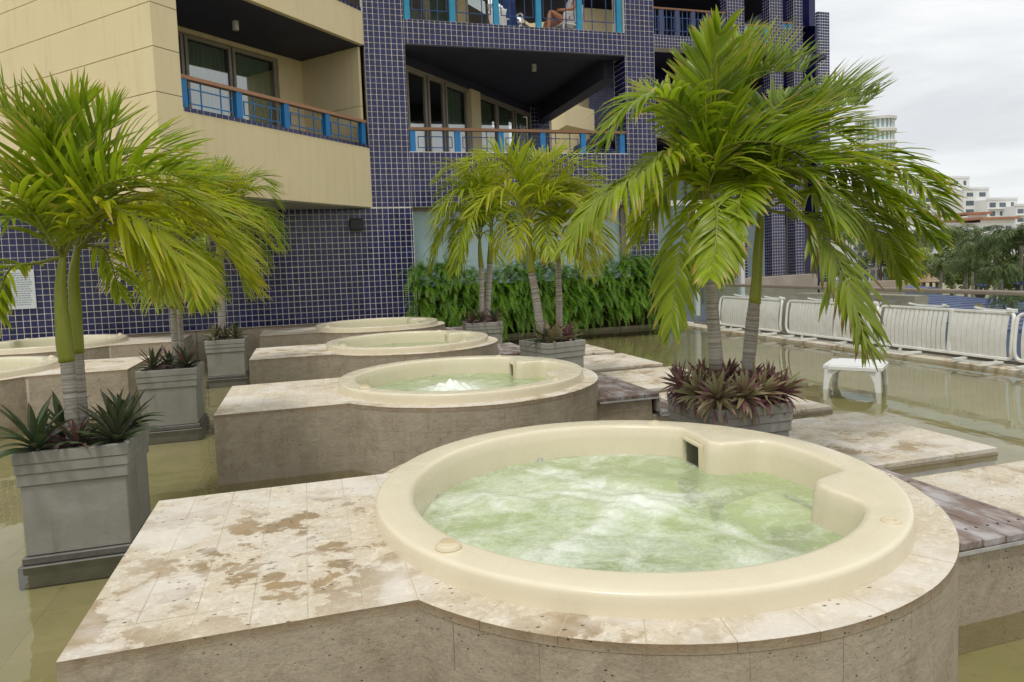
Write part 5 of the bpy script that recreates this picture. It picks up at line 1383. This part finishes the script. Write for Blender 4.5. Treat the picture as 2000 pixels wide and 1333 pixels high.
cA = at_up(992, 20, .65); chair(cA[0], YF+.75, math.radians(25), 'white chair with towels on the upper balcony, left of the seated person')
cB = at_up(1108, 20, .6); chair(cB[0], YF+.75, math.radians(-75), 'white chair of the person on the upper balcony')
def cloth(x0, x1, y, z0, z1, mat, label, seed):
    m = MB(); n, k = 26, 10; r = random.Random(seed); ph = [r.uniform(0, 6) for _ in range(4)]
    for j in range(k+1):
        for i in range(n+1):
            f_ = i/n; g = j/k; m.v.append((x0+(x1-x0)*f_+.02*math.sin(6*g+ph[0]), y+.025*math.sin(f_*9+ph[1]+g*2)*(.3+.7*(1-g))+.012*math.sin(f_*19+ph[2]), z0+(z1-z0)*g+.03*math.sin(f_*4+ph[3])*(1-g)))
    for j in range(k):
        for i in range(n): a = j*(n+1)+i; m.face((a, a+1, a+n+2, a+n+1))
    o = m.build('towel', mat, None, True); md = o.modifiers.new('thickness', 'SOLIDIFY'); md.thickness = .012
    tag(o, label, 'towel', 'towels on the upper balcony')
a, c = at_up(957, 40, .40), at_up(990, 40, .40); cloth(a[0], c[0], YF+.42, 6.52, 7.05, MT['cloth_sky'], 'white towel hanging behind the upper balcony railing', 1)
a, c = at_up(986, 40, .44), at_up(1010, 40, .44); cloth(a[0], c[0], YF+.47, 6.5, 7.3, simple('navy_towel', (.02, .05, .16), .9, .2, 9), 'navy towel beside the white one on the upper balcony', 2)
def person():
    hip = np.array([cB[0]+.02, YF+.72, 6.93])
    J = {'pelvis': (hip, .145), 'waist': (hip+[.10, .02, .20], .125), 'chest': (hip+[.20, .03, .40], .15), 'neckb': (hip+[.25, .03, .57], .07), 'neck': (hip+[.25, .03, .64], .055), 'head': (hip+[.23, .03, .75], .095), 'crown': (hip+[.23, .03, .84], .07)}
    ed = [('pelvis', 'waist'), ('waist', 'chest'), ('chest', 'neckb'), ('neckb', 'neck'), ('neck', 'head'), ('head', 'crown')]
    for s, nm in ((-1, 'r'), (1, 'l')):
        J['hip'+nm] = (hip+[-.06, s*.10, -.01], .095); J['mid'+nm] = (hip+[-.24, s*.13, .10 if s < 0 else .03], .085); J['knee'+nm] = (hip+[-.44, s*.14, .20 if s < 0 else .06], .062)
        J['calf'+nm] = (hip+[-.47, s*.14, .02 if s < 0 else -.12], .058); J['ank'+nm] = (hip+[-.49, s*.14, -.20 if s < 0 else -.36], .036); J['toe'+nm] = (hip+[-.66, s*.15, -.24 if s < 0 else -.43], .03)
        ed += [('pelvis', 'hip'+nm), ('hip'+nm, 'mid'+nm), ('mid'+nm, 'knee'+nm), ('knee'+nm, 'calf'+nm), ('calf'+nm, 'ank'+nm), ('ank'+nm, 'toe'+nm)]
        J['sh'+nm] = (hip+[.20, s*.18+.03, .50], .06); J['elb'+nm] = (hip+[.06, s*.24, .25], .045); J['wri'+nm] = (hip+[-.15, s*.22, .22], .032); J['hand'+nm] = (hip+[-.23, s*.21, .22], .03)
        ed += [('chest', 'sh'+nm), ('sh'+nm, 'elb'+nm), ('elb'+nm, 'wri'+nm), ('wri'+nm, 'hand'+nm)]
        for fi, (dx, dz) in enumerate(((-.075, .02), (-.085, .008), (-.08, -.006), (-.065, -.02))):
            J['f%d%s' % (fi, nm)] = (J['hand'+nm][0]+np.array([dx, (fi-1.5)*.016, dz-.02]), .009); ed.append(('hand'+nm, 'f%d%s' % (fi, nm)))
        J['th'+nm] = (J['hand'+nm][0]+np.array([-.02, -s*.05, .02]), .01); ed.append(('hand'+nm, 'th'+nm))
    names = list(J); bm = bmesh.new(); sl = bm.verts.layers.skin.verify(); vs = {}
    for nme in names:
        v = bm.verts.new(J[nme][0]-hip); v[sl].radius = (J[nme][1], J[nme][1]); vs[nme] = v
        if nme == 'pelvis': v[sl].use_root = True
    for a, c in ed: bm.edges.new((vs[a], vs[c]))
    me = bpy.data.meshes.new('person'); bm.to_mesh(me); bm.free(); me.materials.append(SKIN)
    o = link('person', me, None, tuple(hip)); o.modifiers.new('skin', 'SKIN').use_smooth_shade = True; sb = o.modifiers.new('sub', 'SUBSURF'); sb.levels = sb.render_levels = 2
    tag(o, 'bare-legged person sitting back on the upper balcony behind the railing', 'person')
    m = MB(); m.tube(bez([(-.02, 0, -.10), (.02, 0, .0), (.10, .02, .20), (.20, .03, .42), (.24, .03, .55)], 24), [.172, .170, .165, .165, .165, .165, .16, .16, .16, .16, .165, .165, .165, .17, .17, .175, .175, .175, .175, .175, .17, .16, .15, .13, .10][:25], 20); m.build('shirt', MT['cloth_sky'], o, True)
    m = MB(); bmh = bmesh.new(); bmesh.ops.create_uvsphere(bmh, u_segments=20, v_segments=12, radius=.115); 
    for v in bmh.verts: v.co = Vector((v.co.x*1.0+.245, v.co.y+.03, v.co.z*1.1+.80))
    m.addbm(bmh); m.build('hair', simple('dark_hair', (.03, .02, .015), .6, .2, 20), o, True)
person()

# ================================================================== BEYOND THE RAILING
def at(px, py, Y): return ony(px, py, Y)
def sc(px, py, Y): return float((RM @ (ony(px, py, Y)-E0))[2])/F       # metres per picture unit there
# curved concrete parapets of the lower terrace
def arc_wall(pts, zt, zb, th, label):
    m = MB(); C_ = bez([np.array([p[0], p[1], 0]) for p in pts], 32)
    for i, p in enumerate(C_):
        d = C_[min(i+1, len(C_)-1)]-C_[max(i-1, 0)]; d /= np.linalg.norm(d); n = np.array([-d[1], d[0], 0])
        for s, z in ((-1, zb), (1, zb), (1, zt), (-1, zt)): m.v.append(tuple(p+n*s*th/2+np.array([0, 0, z])))
    for i in range(len(C_)-1):
        a = 4*i
        for q0, q1 in ((0, 1), (1, 2), (2, 3), (3, 0)): m.face((a+q0, a+4+q0, a+4+q1, a+q1))
    m.face((0, 1, 2, 3)); a = 4*(len(C_)-1); m.face((a+3, a+2, a+1, a)); tag(m.build('parapet_wall', MT['conc']), label, 'wall', 'concrete parapets beyond the railing')
MT['conc'] = simple('beige_concrete', (.40, .335, .26), .9, .14, 1.2)
a, b1, c = at(1800, 578, 15), at(1700, 582, 17), at(1560, 590, 19)
arc_wall([(a[0], a[1]), (b1[0]-.3, b1[1]), (c[0], c[1])], a[2], -6, .5, 'nearer beige concrete parapet seen through the railing glass')
a, b1, c = at(1765, 548, 24), at(1680, 553, 25), at(1600, 560, 26)
arc_wall([(a[0], a[1]), (b1[0], b1[1]), (c[0], c[1])], a[2], -6, .6, 'farther beige concrete parapet above the handrail line')
a, b1, c = at(1545, 520, 22.4), at(1490, 535, 21.5), at(1400, 572, 21)
arc_wall([(a[0]+1, a[1]), (b1[0], b1[1]), (c[0], c[1])], at(1500, 540, 22)[2], -6, .4, 'curved beige parapet below the tiled wing pillars')
# blue ribbed roofs
MT['roofblue'] = simple('blue_roof_course', (.070, .085, .205), .5, .18, 1.5)
MT['roofpale'] = simple('pale_roof_joint', (.22, .25, .36), .6, .12, 2)
def ribbed_roof(x0, x1, y0, y1, z0, z1, n, label):
    t = thing('ribbed_roof', label, 'roof', ((x0+x1)/2, y0, z0), 0, 'blue ribbed roofs below the terrace')
    m = MB(); xm = (x1-x0)/2; D_ = y1-y0; Hh = z1-z0
    m.v += [(-xm, 0, -.06), (xm, 0, -.06), (xm, D_, Hh-.06), (-xm, D_, Hh-.06), (-xm, 0, -7-z0), (xm, 0, -7-z0), (xm, D_, -7-z0), (-xm, D_, -7-z0)]
    for f_ in ((0, 1, 2, 3), (4, 5, 1, 0), (5, 6, 2, 1), (6, 7, 3, 2), (7, 4, 0, 3)): m.face(f_)
    m.build('roof_bed', MT['roofpale'], t)
    for i in range(n):
        f0, f1 = i/n, (i+.72)/n; m = MB()
        m.obox((-xm, D_*f0, Hh*f0-.055), (1, 0, 0), (0, D_/n*.72/np.hypot(D_/n*.72, Hh/n*.72), Hh/n*.72/np.hypot(D_/n*.72, Hh/n*.72)), (0, 0, 1), x1-x0, np.hypot(D_/n*.72, Hh/n*.72), .05); m.build('roof_course', MT['roofblue'], t)
q0, q1 = at(1800, 563, 27), at(1630, 536, 36)
ribbed_roof(q1[0]-14, q0[0]+1, 27, 38, q0[2], at(1690, 531, 38)[2], 16, 'blue ribbed roof rising behind the farther parapet')
q0 = at(1990, 660, 11); q1 = at(1850, 583, 19)
ribbed_roof(q1[0]-5, q0[0]+9, 10.5, 21, q0[2]-.2, q1[2], 18, 'blue ribbed roof seen through the glass at the right')
q0 = at(1560, 640, 15.2); ribbed_roof(9.6, 17, 13.4, 18, -2.1, -.9, 12, 'blue stepped roof glimpsed between two loungers')
# thatched huts
MT['thatch'] = simple('palm_thatch', (.30, .225, .15), .95, .35, 5, .1, .03, (1, 1, .3))
def thatch(px, py, Y, wpx, label):
    q = at(px, py, Y); s = sc(px, py, Y); r0 = wpx/2*s; m = MB(); r = random.Random(int(px)); seg = 40; prof = [(.03, 0), (.25, -.20), (.5, -.42), (.75, -.60), (1, -.74), (.94, -.82)]
    t = thing('thatched_hut', label, 'hut', (q[0], q[1], -6), 0, 'thatched huts')
    for f_, z in prof:
        for j in range(seg): a = 2*math.pi*j/seg; rr2 = r0*f_*(1+r.uniform(-.05, .05)); m.v.append((rr2*math.cos(a), rr2*math.sin(a), q[2]+6+z*r0*.95+r.uniform(-.03, .03)*r0))
    for i in range(len(prof)-1):
        for j in range(seg): j2 = (j+1) % seg; m.face((i*seg+j, (i+1)*seg+j, (i+1)*seg+j2, i*seg+j2))
    m.build('roof', MT['thatch'], t)
    for a in (.4, 2.0, 3.5, 5.1): m = MB(); m.tube([(r0*.7*math.cos(a), r0*.7*math.sin(a), 0), (r0*.7*math.cos(a), r0*.7*math.sin(a), q[2]+6-.55*r0)], .1, 8); m.build('post', MT['bark'], t)
thatch(1812, 534, 40, 46, 'thatched hut roof left of the bushy small palm'); thatch(1912, 592, 17, 46, 'small thatched roof seen through the railing glass'); thatch(1962, 585, 24, 60, 'thatched roof through the glass at the right edge')
# far palms
far_me = {}
def crown_mesh(seed, mat, n=30, R=2.8, up=1.25):
    r = random.Random(seed); m = MB()
    for i in range(n):
        az = i*2.4+r.uniform(-.3, .3); e = r.uniform(-.25, up); l_ = R*r.uniform(.8, 1.1)
        d = np.array([math.cos(az), math.sin(az), 0])
        pts = [np.zeros(3), d*l_*.35+np.array([0, 0, l_*.35*(e+.25)]), d*l_*.75+np.array([0, 0, l_*(.42*e-.02)]), d*l_*(.98-.1*abs(e))+np.array([0, 0, l_*(.32*e-.38)])]
        f_ = frond_mesh(pts, .75, r, wind=.12, droop=.5, lift=.1, width=.10, gap=.13, t0=.12, segs=2, fold=.1)
        o = len(m.v); m.v += f_.v
        for fc, mi_, uv in zip(f_.f, f_.m, f_.uv): m.face(tuple(i_+o for i_ in fc), 0, uv or [(0.4, .2)]*len(fc))
    return m.mesh('crown', MT[mat])
for nme, mt_ in (('a', 'leaf_far'), ('b', 'leaf_far'), ('c', 'leaf')): far_me[nme] = crown_mesh(ord(nme), mt_)
def far_palm(px, py, Y, wpx, kind, label, tw=.10):
    q = at(px, py, Y); s = sc(px, py, Y); k_ = wpx*s/4.6
    t = thing('palm_tree', label, 'palm tree', (q[0], q[1], -6), 0, 'palms beyond the railing')
    m = MB(); hgt = q[2]+6; bx = rnd.uniform(-.4, .4); m.tube(bez([(bx, 0, 0), (bx*.4, 0, hgt*.5), (0, 0, hgt)], 12), [tw*1.3]*4+[tw]*5+[tw*.8]*10, 10); 
    m.build('trunk', MT['far_trunk'], t)
    o = link('crown', far_me[kind], t, (0, 0, hgt)); o.scale = (k_, k_, k_); o.rotation_euler = (0, 0, rnd.uniform(0, 6))
for a in ((1768, 478, 62, 74, 'a', 'tall palm with dark drooping crown, left of the far row'), (1800, 472, 66, 70, 'b', 'palm next to the leftmost tall one of the far row'), (1788, 500, 50, 56, 'c', 'lighter yellow-green palm in front of the far row'),
          (1836, 476, 70, 72, 'a', 'far palm between the row and the hanging frond'), (1868, 470, 64, 84, 'b', 'tall shaggy dark palm below the white apartments'), (1712, 482, 60, 66, 'b', 'dark palm half hidden behind the blown fronds'),
          (1838, 528, 30, 66, 'a', 'low bushy palm right of the thatched hut'), (1886, 528, 26, 64, 'b', 'low palm above the handrail near the right'), (1945, 490, 24, 130, 'b', 'large palm at the right with arching pale fronds'), (1995, 480, 22, 130, 'a', 'big dark palm at the right picture edge'),
          (1955, 545, 20, 90, 'b', 'palm crown just above the handrail at the right'), (1900, 505, 34, 80, 'a', 'mid-distance palm left of the large right one'), (1975, 590, 16, 70, 'a', 'small palm seen through the railing glass')): far_palm(*a)
# leafy trees filling the garden
def leafy(px, py, Y, wpx, hpx, label, seed, dark=True):
    q = at(px, py, Y); s = sc(px, py, Y); r = random.Random(seed); W, Hh = wpx*s/2, hpx*s/2
    t = thing('leafy_tree', label, 'tree', (q[0], q[1], -6), 0, 'leafy trees in the garden')
    m = MB(); cz = q[2]+6
    m.tube([(0, 0, 0), (.1, 0, cz*.6), (0, 0, cz)], [.22, .16, .05], 10)
    for a in range(5): an = a*1.26; m.tube([(0, 0, cz*.55), (W*.3*math.cos(an), W*.3*math.sin(an), cz*.8), (W*.6*math.cos(an), W*.6*math.sin(an), cz)], [.10, .06, .02], 6)
    m.build('trunk', MT['bark'], t)
    m = MB(); cl = [(r.gauss(0, .45), r.gauss(0, .45), r.gauss(0, .4), r.uniform(.25, .5)) for _ in range(26)]
    for i in range(2600):
        c = r.choice(cl); v = np.array([r.gauss(0, 1) for _ in range(3)]); v /= np.linalg.norm(v); v = v*c[3]*r.uniform(.7, 1)
        p = np.array([(c[0]+v[0])*W, (c[1]+v[1])*W, (c[2]+v[2])*Hh+cz]); n = np.array([r.gauss(0, 1) for _ in range(3)]); n /= np.linalg.norm(n); e = np.cross(n, [.3, .5, .8]); e /= np.linalg.norm(e); f_ = np.cross(n, e); z = .17*r.uniform(.6, 1.3); u_ = r.random()
        a = len(m.v); m.v += [tuple(p-e*z), tuple(p+f_*z*.5), tuple(p+e*z), tuple(p-f_*z*.5)]; m.face((a, a+1, a+2, a+3), 0, [(u_, .3)]*4)
    m.build('crown', MT['leaf_far'], t)
for a in ((1760, 530, 55, 60, 50, 'dark shrubby tree below the blue-roofed house', 1), (1858, 520, 60, 70, 60, 'dark tree behind the low bushy palm', 2), (1915, 530, 40, 90, 60, 'dense tree behind the right palms', 3), (1985, 535, 30, 110, 80, 'dense dark tree at the right edge over the handrail', 4), (1720, 505, 75, 60, 50, 'pale green tree left of the far palms', 5), (1800, 510, 95, 90, 50, 'distant tree mass under the white apartments', 6), (1890, 500, 95, 80, 60, 'distant dark tree right of the shaggy palm', 7)): leafy(*a)
for i, (px, py) in enumerate(((1917, 553), (1990, 549))):
    q = at(px, py, 22); m = MB(); m.lathe([(.0, -.5), (.03, -.5), (.03, -.03), (.20, -.16), (.22, -.13), (.03, .12), (.0, .13)], (0, 0, 0), 14)
    tag(m.build('parasol', simple('blue_canvas_%d' % i, (.03, .04, .17), .8, .1, 4), None, False, tuple(q)), ('left' if i == 0 else 'right') + ' one of two small blue parasol tops in the garden', 'parasol', 'blue parasols')
# ------------------------------------------------------------------ buildings beyond
MT['far_white'] = simple('far_white_render', (.74, .74, .73), .9, .05, .2)
MT['far_glass'] = simple('far_window_glass', (.10, .13, .16), .25, .3, .4)
MT['teal_glass'] = simple('tower_teal_glass', (.24, .40, .42), .2, .2, .2)
MT['clay'] = simple('clay_roof', (.40, .19, .11), .9, .15, .3)
wm_ = MB(); wm_.box(-.5, .5, -.06, .3, -.5, .5); win_me = wm_.mesh('window', MT['far_glass'])
def block(x0p, x1p, topp, Y, depth, label, fl=3.1, bay=3.6, bot=None, roof=None, seed=1, bal=True):
    r = random.Random(seed); a, c = at(x0p, topp, Y), at(x1p, topp, Y); x0, x1 = a[0], c[0]; zt = (a[2]+c[2])/2; W = x1-x0
    t = thing('apartment_building', label, 'building', ((x0+x1)/2, Y, -6), 0, 'apartment buildings beyond')
    m = MB(); m.box(-W/2, W/2, 0, depth, 0, zt+6); 
    m.box(-W/2-.2, W/2+.2, -.2, .3, zt+6-.1, zt+6+.7); m.build('wall', MT['far_white'], t)
    if roof: m = MB(); m.prism([(-W/2-1, -1.2), (W/2+1, -1.2), (W/2+1, depth), (-W/2-1, depth)], zt+6+.72, zt+7.3); m.build('roof', MT['clay'], t)
    else: m = MB(); m.box(-W*.2, W*.1, depth*.3, depth*.7, zt+6.01, zt+8.4); m.build('roof_hut', MT['far_white'], t)
    nf = int((zt+6)/fl); nb_ = max(1, int(W/bay)); slabm = MB()
    zlo = 6 + (bot if bot is not None else 4)
    for k_ in range(nf):
        z = zt+6-fl*(k_+.62)
        if z < zlo: break
        for i in range(nb_):
            x = -W/2+W*(i+.5)/nb_; w_ = r.choice((.5, .62, .75, .3))*W/nb_; o = link('window', win_me, t, (x, 0, z)); o.scale = (w_, 1, fl*r.choice((.45, .5, .55)))
        if bal: slabm.box(-W/2+.2, W/2*(.6 if k_ % 2 else 1)-.2, -.9, -.005, z-fl*.5, z-fl*.42)
    if bal and slabm.v: slabm.build('balcony_slab', MT['far_white'], t)
block(1750, 1893, 348, 205, 25, 'long white apartment block, tallest of the far row', 3.1, 4.2, 2, None, 1)
block(1882, 1931, 370, 195, 20, 'white apartment block with dark square windows', 3.1, 5.5, 2, None, 2, False)
block(1929, 1987, 390, 190, 20, 'stepped white apartment block near the right edge', 3.1, 4.6, 2, None, 3)
block(1984, 2040, 402, 185, 20, 'white apartment block cut by the right edge', 3.1, 4.2, 2, None, 4)
block(1738, 1800, 426, 150, 14, 'low white apartments with a clay roof beside the round tower', 2.9, 3.4, 0, True, 5)
block(1893, 1925, 424, 150, 12, 'narrow white house with clay coloured roof', 2.9, 3.4, 0, True, 6)
block(1918, 1980, 434, 140, 12, 'white house under a wide clay roof behind the right palm', 2.8, 3.4, 0, True, 7)
# round tower
q = at(1710, 232, 125); s = sc(1716, 225, 125); rT = 36*s
t = thing('round_tower', 'round white tower with teal glass bands behind the blown fronds', 'building', (q[0], q[1], -6), 0)
Ht = q[2]+6; m = MB(); m.lathe([(rT*.86, 0), (rT*.86, Ht)], seg=40, cap=True); m.build('glass_core', MT['teal_glass'], t, True, shade_angle=40)
nfl = 14; 
for i in range(nfl): m = MB(); z = Ht-i*Ht/nfl; m.lathe([(rT*.84, z-.7), (rT*1.0, z-.7), (rT*1.02, z-.1), (rT*1.0, z), (rT*.84, z)], seg=40); m.build('floor_band', MT['far_white'], t)
m = MB()
for j in range(24): a = 2*math.pi*j/24; m.box(rT*.87*math.cos(a)-.15, rT*.87*math.cos(a)+.15, rT*.87*math.sin(a)-.15, rT*.87*math.sin(a)+.15, 0, Ht-.2)
m.build('mullions', MT['far_white'], t)
# blue roofed house
a, c = at(1672, 452, 80), at(1742, 452, 80); W = c[0]-a[0]; zt = a[2]
t = thing('garden_house', 'blue roofed house with a yellow panel below the round tower', 'building', ((a[0]+c[0])/2, 80, -6))
m = MB(); m.box(-W/2+.6, W/2-.6, 1, 9, 0, zt+6); m.build('wall', MT['far_white'], t)
m = MB(); m.v += [(-W/2-.6, 0, zt+5.8), (W/2+.6, 0, zt+5.8), (W/2+.6, 10, zt+5.8), (-W/2-.6, 10, zt+5.8), (-W/2+1.2, 3.5, zt+7.6), (W/2-1.2, 3.5, zt+7.6), (W/2-1.2, 6.5, zt+7.6), (-W/2+1.2, 6.5, zt+7.6)]
for f_ in ((3, 2, 1, 0), (0, 1, 5, 4), (1, 2, 6, 5), (2, 3, 7, 6), (3, 0, 4, 7), (4, 5, 6, 7)): m.face(f_)
m.build('roof', MT['roofblue'], t)
m = MB(); m.box(-.2, W*.12, .94, .99, zt+4.2, zt+5.7); m.build('yellow_panel', simple('yellow_panel', (.58, .30, .05), .8, .1, 1), t)
for i in range(5):
    for k_ in range(3): o = link('window', win_me, t, (-W/2+1.6+i*W/5.6, .97, zt+4.7-k_*2.6)); o.scale = (W/9, 1, 1.7)
m = MB()
for k_ in range(3): m.box(-W/2+.4, W/2-.4, .3, .95, zt+3.4-k_*2.6, zt+3.75-k_*2.6)
m.build('balcony', MT['roofblue'], t)
